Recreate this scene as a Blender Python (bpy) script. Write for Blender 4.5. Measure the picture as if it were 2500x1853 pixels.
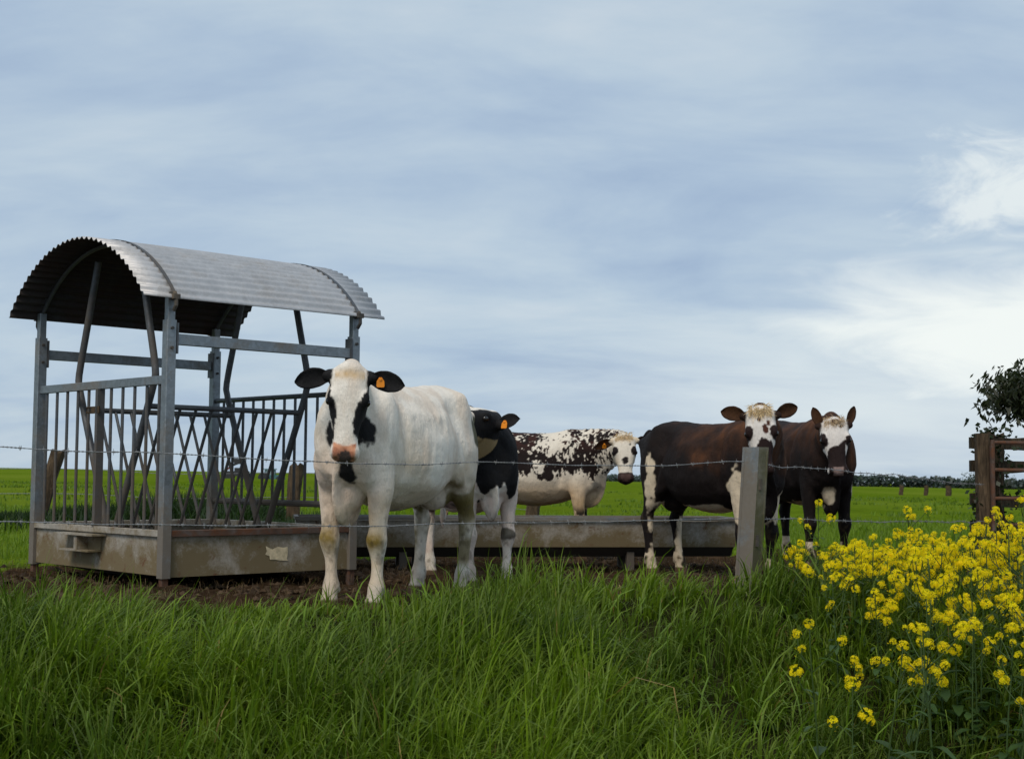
import bpy, math, random
import numpy as np
from mathutils import Vector, Matrix

for o in list(bpy.data.objects):
    bpy.data.objects.remove(o)
SC = bpy.context.scene
COL = SC.collection
R = math.radians

# ------------------------------------------------------------------ camera
CAMH = 0.85
cam_d = bpy.data.cameras.new('camera')
cam_d.sensor_width = 36.0
cam_d.lens = 36.0 * 3434.0 / 2500.0
cam_d.clip_start = 0.1
cam_d.clip_end = 3000.0
cam = bpy.data.objects.new('camera', cam_d)
COL.objects.link(cam)
cam.matrix_world = Matrix.Translation((0, 0, CAMH)) @ Matrix.Rotation(R(90 + 3.873), 4, 'X') @ Matrix.Rotation(R(0.5), 4, 'Z')
cam_d.dof.use_dof = True
cam_d.dof.focus_distance = 10.0
cam_d.dof.aperture_fstop = 6.3
SC.camera = cam
SC.render.resolution_x = 1024
SC.render.resolution_y = 758

# ------------------------------------------------------------------ node helpers
def nt_new(mat):
    mat.use_nodes = True
    nt = mat.node_tree
    nt.nodes.clear()
    return nt

class NB:
    """tiny node-tree builder"""
    def __init__(s, nt): s.nt = nt
    def n(s, t, **kw):
        nd = s.nt.nodes.new(t)
        for k, v in kw.items():
            if k == 'i':
                for kk, vv in v.items():
                    if isinstance(vv, bpy.types.NodeSocket): s.nt.links.new(vv, nd.inputs[kk])
                    else: nd.inputs[kk].default_value = vv
            else: setattr(nd, k, v)
        return nd
    def math(s, op, a, b=0.0, c=0.0, clamp=False):
        nd = s.nt.nodes.new('ShaderNodeMath'); nd.operation = op; nd.use_clamp = clamp
        for k, v in enumerate((a, b, c)):
            if isinstance(v, bpy.types.NodeSocket): s.nt.links.new(v, nd.inputs[k])
            else: nd.inputs[k].default_value = v
        return nd.outputs[0]
    def mix(s, f, a, b, mode='MIX'):
        nd = s.nt.nodes.new('ShaderNodeMix'); nd.data_type = 'RGBA'; nd.blend_type = mode
        for k, v in ((0, f), (6, a), (7, b)):
            if isinstance(v, bpy.types.NodeSocket): s.nt.links.new(v, nd.inputs[k])
            else: nd.inputs[k].default_value = (*v, 1) if k > 0 and len(v) == 3 else v
        return nd.outputs[2]
    def ramp(s, f, pts, interp='LINEAR'):
        nd = s.nt.nodes.new('ShaderNodeValToRGB')
        s.nt.links.new(f, nd.inputs[0])
        cr = nd.color_ramp; cr.interpolation = interp
        while len(cr.elements) < len(pts): cr.elements.new(0.5)
        for e, (p, c) in zip(cr.elements, pts):
            e.position = p
            e.color = (c, c, c, 1) if isinstance(c, (int, float)) else (*c, 1)
        return nd.outputs[0]
    def noise(s, scale, detail=4.0, vec=None, rough=0.55, dist=0.0):
        nd = s.n('ShaderNodeTexNoise')
        nd.inputs['Scale'].default_value = scale
        nd.inputs['Detail'].default_value = detail
        nd.inputs['Roughness'].default_value = rough
        nd.inputs['Distortion'].default_value = dist
        if vec is not None: s.nt.links.new(vec, nd.inputs['Vector'])
        return nd.outputs[0]
    def mapping(s, vec, scale=(1, 1, 1), loc=(0, 0, 0), rot=(0, 0, 0)):
        nd = s.n('ShaderNodeMapping')
        nd.inputs['Scale'].default_value = scale
        nd.inputs['Location'].default_value = loc
        nd.inputs['Rotation'].default_value = rot
        s.nt.links.new(vec, nd.inputs['Vector'])
        return nd.outputs[0]
    def link(s, a, b): s.nt.links.new(a, b)

# ------------------------------------------------------------------ world: overcast sky over a NISHITA base
SUN_EL, SUN_AZ = R(48), R(205)      # azimuth measured clockwise from +Y (north)
w = bpy.data.worlds.new('World'); SC.world = w; w.use_nodes = True
nt = w.node_tree; nt.nodes.clear(); b = NB(nt)
sky = b.n('ShaderNodeTexSky'); sky.sky_type = 'NISHITA'; sky.sun_disc = False
sky.sun_elevation = SUN_EL; sky.sun_rotation = SUN_AZ; sky.air_density = 1.0; sky.dust_density = 1.2
tc = b.n('ShaderNodeTexCoord')
D = tc.outputs['Generated']
sx = b.n('ShaderNodeSeparateXYZ'); nt.links.new(D, sx.inputs[0])
# cloud sheet: project the view direction on a shallow dome overhead
zc = b.math('ADD', b.math('MAXIMUM', sx.outputs[2], 0.0), 0.30)
ux = b.math('DIVIDE', sx.outputs[0], zc); uy = b.math('DIVIDE', sx.outputs[1], zc)
cv = b.n('ShaderNodeCombineXYZ'); nt.links.new(ux, cv.inputs[0]); nt.links.new(uy, cv.inputs[1])
m1 = b.mapping(cv.outputs[0], scale=(0.9, 1.3, 1.0), rot=(0, 0, 0.25), loc=(3.1, 1.4, 0))
n1 = b.noise(1.7, 7.0, m1, 0.56, 0.5)
m2 = b.mapping(cv.outputs[0], scale=(1.3, 2.9, 1.0), rot=(0, 0, -0.2), loc=(0.4, 7.0, 0))
n2 = b.noise(1.5, 6.0, m2, 0.58, 0.4)
cl = b.math('ADD', b.math('MULTIPLY', n1, 0.55), b.math('MULTIPLY', n2, 0.45))
base = b.ramp(cl, [(0.34, (0.345, 0.455, 0.620)), (0.45, (0.420, 0.535, 0.675)), (0.55, (0.500, 0.610, 0.715)), (0.68, (0.60, 0.685, 0.755))])
skyc = b.n('ShaderNodeVectorMath', operation='SCALE'); nt.links.new(sky.outputs[0], skyc.inputs[0]); skyc.inputs['Scale'].default_value = 0.10
col = b.mix(0.92, skyc.outputs[0], base)
# thinner, brighter breaks in the sheet, low in the right of the view, ragged by noise
az = b.math('ARCTAN2', sx.outputs[0], sx.outputs[1])
m3 = b.mapping(D, scale=(9.0, 9.0, 30.0), loc=(0.3, 0.2, 0.9), rot=(0, 0.05, 0))
n3 = b.noise(1.0, 7.0, m3, 0.58, 0.6)
m4 = b.mapping(D, scale=(16.0, 16.0, 26.0), loc=(4.3, 0.2, 0.9), rot=(0, -0.5, 0))
n4 = b.noise(1.0, 6.0, m4, 0.6, 0.8)
def brk(a0, e0, ra, re, nz, k, lo, hi):
    dx = b.math('DIVIDE', b.math('SUBTRACT', az, a0), ra); dy = b.math('DIVIDE', b.math('SUBTRACT', sx.outputs[2], e0), re)
    r = b.math('SQRT', b.math('ADD', b.math('MULTIPLY', dx, dx), b.math('MULTIPLY', dy, dy)))
    v = b.math('ADD', b.math('SUBTRACT', 1.0, r), b.math('MULTIPLY', b.math('SUBTRACT', nz, 0.5), k))
    return b.ramp(v, [(lo, 0.0), (hi, 1.0)], 'EASE')
w1 = brk(0.36, 0.098, 0.235, 0.062, n3, 0.95, 0.02, 0.72)
w2 = b.math('MULTIPLY', brk(0.345, 0.190, 0.095, 0.050, n4, 2.5, 0.15, 0.95), 0.7)
w3 = b.math('MULTIPLY', brk(0.30, 0.055, 0.40, 0.085, n2, 0.8, 0.0, 1.0), 0.45)
bm_ = b.math('MAXIMUM', w3, b.math('MAXIMUM', w1, w2), clamp=True)
col = b.mix(bm_, col, (0.87, 0.92, 0.90))
bg = b.n('ShaderNodeBackground'); nt.links.new(col, bg.inputs[0]); bg.inputs[1].default_value = 0.80
wo = b.n('ShaderNodeOutputWorld'); nt.links.new(bg.outputs[0], wo.inputs[0])

# ------------------------------------------------------------------ sun (veiled)
sd = bpy.data.lights.new('sun', 'SUN'); sd.energy = 1.5; sd.angle = R(22); sd.color = (1.0, 0.90, 0.77)
sun = bpy.data.objects.new('sun', sd); COL.objects.link(sun)
sv = Vector((math.sin(SUN_AZ) * math.cos(SUN_EL), math.cos(SUN_AZ) * math.cos(SUN_EL), math.sin(SUN_EL)))
sun.rotation_euler = sv.to_track_quat('Z', 'Y').to_euler()

vs = SC.view_settings
vs.view_transform = 'Standard'; vs.look = 'None'; vs.gamma = 1.0; vs.exposure = 0.35; vs.use_curve_mapping = False

# ------------------------------------------------------------------ numpy helpers
RNG = np.random.default_rng(7)
def _h(ix, iy, iz, s):
    n = (ix * 374761393 + iy * 668265263 + iz * 2147483647 + s * 1274126177) & 0xffffffff
    n = ((n ^ (n >> 13)) * 1274126177) & 0xffffffff
    n = ((n ^ (n >> 16)) * 2246822519) & 0xffffffff
    return ((n ^ (n >> 15)) & 0xffff) / 65535.0
def vnoise(p, s=0):
    p = np.asarray(p, float); i = np.floor(p).astype(np.int64); f = p - i; f = f * f * (3 - 2 * f)
    r = 0
    for dx in (0, 1):
        for dy in (0, 1):
            for dz in (0, 1):
                wgt = (f[:, 0] if dx else 1 - f[:, 0]) * (f[:, 1] if dy else 1 - f[:, 1]) * (f[:, 2] if dz else 1 - f[:, 2])
                r = r + wgt * _h(i[:, 0] + dx, i[:, 1] + dy, i[:, 2] + dz, s)
    return r
def fbm(p, o=4, s=0):
    r = 0; a = 0.5; q = np.asarray(p, float)
    for k in range(o):
        r = r + a * vnoise(q, s + k); q = q * 2.03 + 11.3; a *= 0.5
    return r / (1 - 0.5 ** o)
def sstep(a, b_, x):
    t = np.clip((x - a) / (b_ - a), 0, 1); return t * t * (3 - 2 * t)

def make_mesh(name, V, Fc, smooth=False):
    me = bpy.data.meshes.new(name)
    V = np.asarray(V, np.float32)
    if isinstance(Fc, np.ndarray):
        nf, k = Fc.shape
        me.vertices.add(len(V)); me.vertices.foreach_set('co', V.ravel())
        me.loops.add(nf * k); me.loops.foreach_set('vertex_index', Fc.astype(np.int32).ravel())
        me.polygons.add(nf)
        me.polygons.foreach_set('loop_start', np.arange(0, nf * k, k, dtype=np.int32))
        me.polygons.foreach_set('loop_total', np.full(nf, k, np.int32))
        me.update(calc_edges=True)
    else:
        me.from_pydata([tuple(map(float, v)) for v in V], [], Fc); me.update()
    if smooth: me.polygons.foreach_set('use_smooth', np.ones(len(me.polygons), bool))
    return me
def set_col(me, C, name='Col'):
    a = me.color_attributes.new(name, 'FLOAT_COLOR', 'POINT')
    C = np.asarray(C, np.float32)
    if C.shape[1] == 3: C = np.concatenate([C, np.ones((len(C), 1), np.float32)], 1)
    a.data.foreach_set('color', C.ravel())
def obj(name, me, mat=None, parent=None):
    if mat is not None:
        if len(me.materials) == 0: me.materials.append(mat)
    o = bpy.data.objects.new(name, me); COL.objects.link(o)
    if parent is not None: o.parent = parent
    return o
def tag(o, label=None, cat=None, group=None, kind=None):
    for k, v in (('label', label), ('category', cat), ('group', group), ('kind', kind)):
        if v: o[k] = v
    return o
def empty(name, loc=(0, 0, 0), rz=0.0):
    o = bpy.data.objects.new(name, None); COL.objects.link(o)
    o.location = loc; o.rotation_euler = (0, 0, rz); o.empty_display_size = 0.1
    return o
def copy_tree(o, parent=None):
    c = o.copy(); COL.objects.link(c); c.parent = parent
    for ch in list(o.children): copy_tree(ch, c)
    return c

class MB:
    """collects shapes into one mesh"""
    def __init__(s): s.V = []; s.F = []
    def add(s, V, F):
        k = len(s.V); s.V += [tuple(v) for v in V]; s.F += [tuple(i + k for i in f) for f in F]; return s
    def box(s, c, d, rot=None):
        c = np.array(c, float); d = np.array(d, float) / 2
        P = np.array([(x, y, z) for x in (-1, 1) for y in (-1, 1) for z in (-1, 1)]) * d
        if rot is not None: P = P @ np.array(rot).T
        return s.add(P + c, [(0, 1, 3, 2), (4, 6, 7, 5), (0, 4, 5, 1), (2, 3, 7, 6), (0, 2, 6, 4), (1, 5, 7, 3)])
    def bar(s, a, b_, w_, h_, up=(0, 0, 1), ch=0.0):
        """rectangular bar from a to b, chamfered edges"""
        a = np.array(a, float); b_ = np.array(b_, float); t = b_ - a; t /= np.linalg.norm(t)
        u = np.array(up, float); x = np.cross(t, u)
        if np.linalg.norm(x) < 1e-4: x = np.cross(t, (1, 0, 0))
        x /= np.linalg.norm(x); y = np.cross(x, t)
        W, Hh = w_ / 2, h_ / 2; c = ch if ch > 0 else 0.12 * min(W, Hh)
        pr = [(W - c, -Hh), (W, -Hh + c), (W, Hh - c), (W - c, Hh), (-W + c, Hh), (-W, Hh - c), (-W, -Hh + c), (-W + c, -Hh)]
        V = [p + x * i + y * j for p in (a, b_) for i, j in pr]
        F = [(i, (i + 1) % 8, 8 + (i + 1) % 8, 8 + i) for i in range(8)] + [tuple(range(7, -1, -1)), tuple(range(8, 16))]
        return s.add(V, F)
    def tube(s, pts, r, n=8, cap=True):
        P = np.array(pts, float); m = len(P)
        rr = np.full(m, r) if np.isscalar(r) else np.array(r, float)
        T = np.gradient(P, axis=0); T /= np.linalg.norm(T, axis=1)[:, None]
        ref = np.array((0, 0, 1.0)) if abs(T[0][2]) < 0.9 else np.array((1.0, 0, 0))
        V = []
        for i in range(m):
            x = np.cross(T[i], ref); x /= np.linalg.norm(x); y = np.cross(x, T[i]); ref = y if abs(np.dot(y, ref)) > .3 else ref
            for k in range(n):
                a = 2 * math.pi * k / n; V.append(P[i] + rr[i] * (math.cos(a) * x + math.sin(a) * y))
        F = [(i * n + k, i * n + (k + 1) % n, (i + 1) * n + (k + 1) % n, (i + 1) * n + k) for i in range(m - 1) for k in range(n)]
        if cap: F += [tuple(range(n - 1, -1, -1)), tuple(range((m - 1) * n, m * n))]
        return s.add(V, F)
    def build(s, name, mat, parent=None, smooth=False, col=None):
        me = make_mesh(name, np.array(s.V), s.F, smooth)
        if smooth: me.set_sharp_from_angle(angle=R(40))
        return obj(name, me, mat, parent)

# ------------------------------------------------------------------ terrain height
TILT = -0.0096
def ground_z(x, y):
    """paddock and field, with the roadside bank falling towards the camera"""
    x = np.asarray(x, float); y = np.asarray(y, float)
    z = TILT * x
    crest = 8.35 + 0.16 * x + 0.25 * np.sin(x * 0.9 + 1.0)        # the verge follows the fence line
    d = np.clip(crest - y, 0, None)
    bank = -0.30 * d ** 1.15 / (1 + 0.06 * d)
    hump = (0.06 + 0.06 * sstep(0.1, 1.3, x)) * np.exp(-((y - crest - 0.05) / 0.6) ** 2) * (0.7 + 0.5 * np.sin(x * 1.3 + 0.4)) * sstep(-3.5, 0.5, x + 1.2)
    bump = (fbm(np.stack([np.atleast_1d(x).ravel() * 1.5, np.atleast_1d(y).ravel() * 1.5, 0 * np.atleast_1d(x).ravel()], 1), 2, 15).reshape(np.shape(np.atleast_1d(x))) - .5) * .22 * sstep(-.1, .9, d)
    return z + bank + np.clip(hump, 0, None) + bump
def gz(x, y): return float(ground_z(np.array([x]), np.array([y]))[0])
# ================================================================== cows
def cow_material(name, bump=0.7, rough=0.75, sheen=0.25):
    m = bpy.data.materials.new(name); nt = nt_new(m); b = NB(nt)
    vc = b.n('ShaderNodeVertexColor', layer_name='Col')
    tc = b.n('ShaderNodeTexCoord'); O = tc.outputs['Object']
    big = b.noise(5.0, 5.0, O, 0.6)
    fur = b.noise(55.0, 4.0, b.mapping(O, scale=(1, 1, 0.28)), 0.6, 0.4)
    fine = b.noise(240.0, 2.0, b.mapping(O, scale=(1, 1, 0.25)), 0.6)
    f = b.math('ADD', b.math('MULTIPLY', big, 0.25), b.math('ADD', b.math('MULTIPLY', fur, 0.3), b.math('MULTIPLY', fine, 0.45)))
    k = b.ramp(f, [(0.28, 0.76), (0.70, 1.18)])
    c = b.mix(1.0, vc.outputs[0], k, 'MULTIPLY')
    p = b.n('ShaderNodeBsdfPrincipled')
    b.link(c, p.inputs['Base Color']); p.inputs['Roughness'].default_value = rough
    p.inputs['Specular IOR Level'].default_value = 0.18
    p.inputs['Sheen Weight'].default_value = sheen; p.inputs['Sheen Roughness'].default_value = 0.5
    b.link(b.mix(1.0, c, (1.6, 1.6, 1.6), 'MULTIPLY'), p.inputs['Sheen Tint'])
    bp = b.n('ShaderNodeBump'); bp.inputs['Strength'].default_value = bump; bp.inputs['Distance'].default_value = 0.014
    b.link(b.math('ADD', b.math('MULTIPLY', fur, 0.8), b.math('ADD', b.math('MULTIPLY', fine, 0.35), b.math('MULTIPLY', b.noise(18.0, 4.0, O, 0.6, 0.8), 0.55))), bp.inputs['Height']); b.link(bp.outputs[0], p.inputs['Normal'])
    o = b.n('ShaderNodeOutputMaterial'); b.link(p.outputs[0], o.inputs[0])
    return m
def simple_mat(name, color, rough=0.6, metal=0.0, spec=0.4, nscale=30.0, namt=0.25, bump=0.0, bscale=80.0):
    m = bpy.data.materials.new(name); nt = nt_new(m); b = NB(nt)
    tc = b.n('ShaderNodeTexCoord')
    n = b.noise(nscale, 4.0, tc.outputs['Object'], 0.6)
    k = b.ramp(n, [(0.25, 1 - namt), (0.75, 1 + namt)])
    c = b.mix(1.0, color, k, 'MULTIPLY')
    p = b.n('ShaderNodeBsdfPrincipled'); b.link(c, p.inputs['Base Color'])
    p.inputs['Roughness'].default_value = rough; p.inputs['Metallic'].default_value = metal; p.inputs['Specular IOR Level'].default_value = spec
    if bump > 0:
        bp = b.n('ShaderNodeBump'); bp.inputs['Strength'].default_value = bump; bp.inputs['Distance'].default_value = 0.01
        b.link(b.noise(bscale, 4.0, tc.outputs['Object']), bp.inputs['Height']); b.link(bp.outputs[0], p.inputs['Normal'])
    o = b.n('ShaderNodeOutputMaterial'); b.link(p.outputs[0], o.inputs[0])
    return m
M_EYE = simple_mat('eye', (0.012, 0.008, 0.006), 0.08, 0, 0.8, 30, 0.1)
M_TAGO = simple_mat('ear_tag_orange', (0.85, 0.28, 0.02), 0.45, 0, 0.4, 40, 0.15)
M_HORN = simple_mat('horn', (0.42, 0.20, 0.10), 0.5, 0, 0.4, 40, 0.25)

WHITE = np.array((0.87, 0.80, 0.70)); BLACK = np.array((0.010, 0.0095, 0.010)); BROWN = np.array((0.070, 0.023, 0.009))
DARKB = np.array((0.014, 0.009, 0.008)); PINK = np.array((0.62, 0.33, 0.25)); DIRT = np.array((0.20, 0.145, 0.045)); HOOF = np.array((0.10, 0.07, 0.045))
TAN = np.array((0.60, 0.40, 0.19)); GINGER = np.array((0.62, 0.37, 0.12))

def loft_rings(rings):
    """closed loft through rings (m,n,3) with fan caps"""
    Rg = np.asarray(rings, float); m, n, _ = Rg.shape
    V = Rg.reshape(-1, 3).tolist()
    F = [(i * n + k, i * n + (k + 1) % n, (i + 1) * n + (k + 1) % n, (i + 1) * n + k) for i in range(m - 1) for k in range(n)]
    a = len(V); V.append(Rg[0].mean(0).tolist()); b_ = len(V); V.append(Rg[-1].mean(0).tolist())
    F += [(a, (k + 1) % n, k) for k in range(n)] + [(b_, (m - 1) * n + k, (m - 1) * n + (k + 1) % n) for k in range(n)]
    return V, F
def crom(P, k):
    """Catmull-Rom resample of control rows"""
    P = np.asarray(P, float); Q = np.vstack([2 * P[0] - P[1], P, 2 * P[-1] - P[-2]]); out = []
    for i in range(len(P) - 1):
        for t in np.linspace(0, 1, k, endpoint=False):
            a, b_, c, d = Q[i:i + 4]
            out.append(0.5 * (2 * b_ + (c - a) * t + (2 * a - 5 * b_ + 4 * c - d) * t * t + (3 * b_ - a - 3 * c + d) * t ** 3))
    out.append(P[-1]); return np.array(out)
def ellipsoid(c, r, rot=None, n=14, m=10):
    rings = []
    for i in range(m + 1):
        ph = -math.pi / 2 + math.pi * (0.03 + 0.94 * i / m)
        rings.append([(r[0] * math.cos(ph) * math.cos(2 * math.pi * k / n), r[1] * math.cos(ph) * math.sin(2 * math.pi * k / n), r[2] * math.sin(ph)) for k in range(n)])
    A = np.array(rings)
    if rot is not None: A = A @ np.array(rot).T
    return loft_rings(A + np.array(c))
def rotm(axis, deg): return np.array(Matrix.Rotation(R(deg), 3, axis))

PV = np.array([0, .03, .10, .25, .45, .65, .82, .94, 1.0])
PW0 = np.array([0, .26, .52, .84, .99, 1.0, .84, .50, 0]); PW1 = np.array([0, .50, .82, 1.0, 1.0, .92, .75, .45, 0])
def trunk_ring(x, zt, zb, w_, flat, n=28):
    vv = 0.5 - 0.5 * np.cos(np.linspace(0, math.pi, n)); wf = np.interp(vv, PV, PW0 * (1 - flat) + PW1 * flat)
    z = zt + (zb - zt) * vv
    L = [(x, w_ * a, q) for a, q in zip(wf, z)]; Rr = [(x, -w_ * a, q) for a, q in zip(wf[1:-1], z[1:-1])][::-1]
    return L + Rr
TRUNK = np.array([  # x, top, bottom, half width, flatness of the back
 (-.83, 1.235, 1.06, .080, .5), (-.78, 1.285, .97, .150, .6), (-.66, 1.350, .86, .205, .6), (-.50, 1.405, .76, .262, .72), (-.34, 1.400, .675, .272, .40),
 (-.12, 1.382, .595, .315, .10), (.12, 1.372, .575, .320, .02), (.34, 1.385, .600, .280, .0), (.54, 1.425, .660, .240, .0), (.68, 1.395, .690, .215, .0), (.78, 1.32, .74, .185, .1), (.84, 1.22, .80, .11, .2)])
FORE = [(0, .05, 1.12, .12, .05), (.0, .03, .98, .13, .085), (-.01, .01, .84, .115, .085), (-.015, 0, .72, .092, .073), (-.01, 0, .60, .070, .060), (.0, 0, .49, .054, .050), (.010, 0, .425, .064, .060),
 (.002, 0, .365, .050, .051), (-.006, 0, .30, .037, .036), (-.006, 0, .21, .036, .035), (-.004, 0, .145, .053, .050), (.014, 0, .10, .044, .043), (.024, 0, .062, .053, .052), (.036, 0, .0, .066, .060), (.036, 0, -.02, .06, .055)]
HIND = [(.06, .10, 1.26, .16, .06), (.07, .06, 1.12, .225, .10), (.08, .03, .98, .215, .115), (.075, .01, .86, .185, .105), (.055, 0, .75, .135, .085), (.02, 0, .65, .096, .066), (-.03, 0, .58, .070, .050), (-.058, 0, .51, .072, .052),
 (-.045, 0, .44, .055, .045), (-.035, 0, .34, .042, .037), (-.02, 0, .22, .040, .036), (-.012, 0, .15, .056, .051), (.008, 0, .10, .046, .044), (.02, 0, .062, .056, .053), (.034, 0, .0, .068, .061), (.034, 0, -.02, .062, .056)]
HEADP = np.array([  # t along face, half width, up, down, boxiness
 (-.045, .060, -.030, -.100, .1), (-.02, .088, .020, -.125, .2), (.02, .104, .042, -.140, .3), (.09, .112, .050, -.165, .35), (.155, .116, .050, -.185, .3), (.21, .110, .044, -.185, .3), (.27, .090, .036, -.165, .3),
 (.34, .072, .027, -.130, .3), (.40, .068, .020, -.108, .3), (.44, .078, .018, -.102, .35), (.475, .084, .010, -.098, .4), (.505, .076, -.006, -.092, .4), (.522, .052, -.030, -.080, .3)])

def poly_sd(P, poly):
    """signed distance to polygon (positive inside)"""
    poly = np.asarray(poly, float); d = np.full(len(P), 1e9); s = np.zeros(len(P), bool)
    for i in range(len(poly)):
        a = poly[i]; b_ = poly[(i + 1) % len(poly)]; e = b_ - a; wv = P - a
        t = np.clip((wv @ e) / max(e @ e, 1e-12), 0, 1); d = np.minimum(d, np.linalg.norm(wv - t[:, None] * e, axis=1))
        c = ((a[1] > P[:, 1]) != (b_[1] > P[:, 1])) & (P[:, 0] < (b_[0] - a[0]) * (P[:, 1] - a[1]) / (b_[1] - a[1] + 1e-12) + a[0])
        s ^= c
    return np.where(s, d, -d)
def ell_sd(P, c, r): return (1 - np.linalg.norm((P - np.array(c)) / np.array(r), axis=1)) * min(r)

def build_cow(name, label, O, heading, scale, poll, F, U, coat, ears, hs=1.0, legs=None, neckw=1.0, eyes=True, tufts=None, tags=(), mat=None, horn=None, voxel=0.0105, fat=1.0, neck_mid=None, deep=0.0, root_col=None, hw_=1.0):
    """O: ground point below the trunk; heading: world xy direction; poll/F/U: head in world space"""
    hd = np.array([heading[0], heading[1]]); hd /= np.linalg.norm(hd)
    z0 = gz(O[0], O[1])
    W = np.array([[hd[0], -hd[1], 0], [hd[1], hd[0], 0], [0, 0, 1]])        # local -> world
    toL = lambda p: ((np.asarray(p, float) - np.array([O[0], O[1], z0])) @ W) / scale
    dirL = lambda v: (lambda q: q / np.linalg.norm(q))(np.asarray(v, float) @ W)
    poll = toL(poll); F = dirL(F); U = dirL(U); U = U - F * (F @ U); U /= np.linalg.norm(U); S = np.cross(U, F)
    hs = hs / scale
    mb = MB()
    T = crom(TRUNK, 4); T[:, 3] *= fat
    mb.add(*loft_rings([trunk_ring(*r) for r in T]))
    legs = legs or {}
    feet = {'fl': (.60, .175), 'fr': (.60, -.175), 'hl': (-.58, .175), 'hr': (-.58, -.175)}
    for k, (fx, fy) in feet.items():
        dx, dy = legs.get(k, (0, 0)); sg = 1 if fy > 0 else -1
        prof = FORE if k[0] == 'f' else HIND; rings = []
        for (x, yi, z, rx, ry) in crom(prof, 3):
            lk = 1 + .06 * min(max((.7 - z) / .25, 0), 1); q = 1 - min(max(z, 0) / (0.95 if k[0] == 'f' else 1.05), 1)           # step offset grows towards the foot
            cx = fx + x + dx * q; cy = fy - sg * yi * 0.6 + dy * q
            rings.append([(cx + rx * lk * math.cos(a), cy + ry * lk * math.sin(a), z) for a in np.linspace(0, 2 * math.pi, 18, endpoint=False)])
        mb.add(*loft_rings(rings))
        for o_ in (-.022, .022): mb.add(*ellipsoid((fx + dx * .87 - .052, fy + dy * .87 + o_, .118), (.022, .016, .026), None, 8, 6))
    # shoulders, hooks, pins, brisket
    for sg in (-1, 1):
        mb.add(*ellipsoid((.56, sg * .165, 1.02), (.15, .085, .30), rotm('Y', -12)))
        mb.add(*ellipsoid((.66, sg * .135, .86), (.12, .09, .17), rotm('Y', 18)))
        mb.add(*ellipsoid((-.79, sg * .100, 1.20), (.05, .045, .06)))
        mb.add(*ellipsoid((-.36, sg * .215, .93), (.12, .06, .22), rotm('Y', 22)))
    mb.add(*ellipsoid((.64, 0, .71), (.13, .095, .12), rotm('Y', 20)))
    mb.add(*ellipsoid((-.44, 0, .70), (.17, .12, .13)))
    # tail
    tp = crom([(-.78, 0, 1.31), (-.87, 0, 1.27), (-.905, 0, 1.12), (-.90, .01, .85), (-.885, .02, .60), (-.88, .02, .42)], 5)
    tr = np.interp(np.linspace(0, 1, len(tp)), [0, .15, .5, .75, .88, 1], [.045, .034, .024, .021, .034, .012])
    tt = MB(); tt.tube(tp, tr, 10); mb.add(tt.V, tt.F)
    # neck
    hb = poll + F * .075 * hs - U * .075 * hs
    N0 = np.array((.58, 0, 1.09)); Tn = U * .85 + F * .35; Tn /= np.linalg.norm(Tn)
    dist = np.linalg.norm(hb - N0)
    P1 = N0 + np.array((.75, 0, .35)) * dist * .42; P2 = hb - Tn * dist * .42
    if neck_mid is not None: P2 = P2 + np.array(neck_mid)
    rings = []; upv = np.array((0, 0, 1.0))
    for t in np.linspace(0, 1, 14):
        p = (1 - t) ** 3 * N0 + 3 * (1 - t) ** 2 * t * P1 + 3 * (1 - t) * t * t * P2 + t ** 3 * hb
        d = 3 * (1 - t) ** 2 * (P1 - N0) + 6 * (1 - t) * t * (P2 - P1) + 3 * t * t * (hb - P2); d /= np.linalg.norm(d)
        uu = upv * (1 - t) - F * t * .9; uu = uu - d * (d @ uu); uu /= np.linalg.norm(uu); ss = np.cross(uu, d)
        hh = np.interp(t, [0, .35, .7, 1], [.345, .255, .185, .145 * hs]); hw = np.interp(t, [0, .35, .7, 1], [.205, .160 * neckw, .125 * neckw, .100 * hs])
        ring = []
        for a in np.linspace(0, 2 * math.pi, 24, endpoint=False):
            ca, sa = math.cos(a), math.sin(a)
            wdt = hw * (1.0 - 0.32 * max(-sa, 0) - 0.22 * max(sa, 0))
            dew = 1 + 0.16 * max(-sa, 0) ** 3 * (1 - t)
            ring.append(p + ss * ca * wdt + uu * sa * hh * dew)
        rings.append(ring)
    mb.add(*loft_rings(rings))
    # dewlap fold, throat to brisket
    thr = hb - U * .02 - F * -.10 * hs
    a0 = np.array((.83, 0, .625)); a1 = .5 * (hb + N0) + np.array((.10, 0, -.24))
    pts = crom([(.52, 0, .63 - deep * .5), (.62, 0, .60 - deep), (.72, 0, .62 - deep), (.80, 0, .74), a1 * .5 + np.array((.83, 0, .93)) * .5], 5)
    rings = []
    for i, p in enumerate(pts):
        u = i / (len(pts) - 1); k = math.sin(math.pi * min(max(u, .06), .94)) ** .5
        d = pts[min(i + 1, len(pts) - 1)] - pts[max(i - 1, 0)]; d = d / np.linalg.norm(d); o_ = np.cross(d, (0, 1.0, 0)); o_ /= np.linalg.norm(o_)
        rings.append([p + np.array((0, 1.0, 0)) * .024 * k * math.cos(a) * (1.7 if (o_ * math.sin(a))[2] > 0 else 1) + o_ * .075 * k * math.sin(a) for a in np.linspace(0, 2 * math.pi, 14, endpoint=False)])
    mb.add(*loft_rings(rings))
    # head
    rings = []
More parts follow.
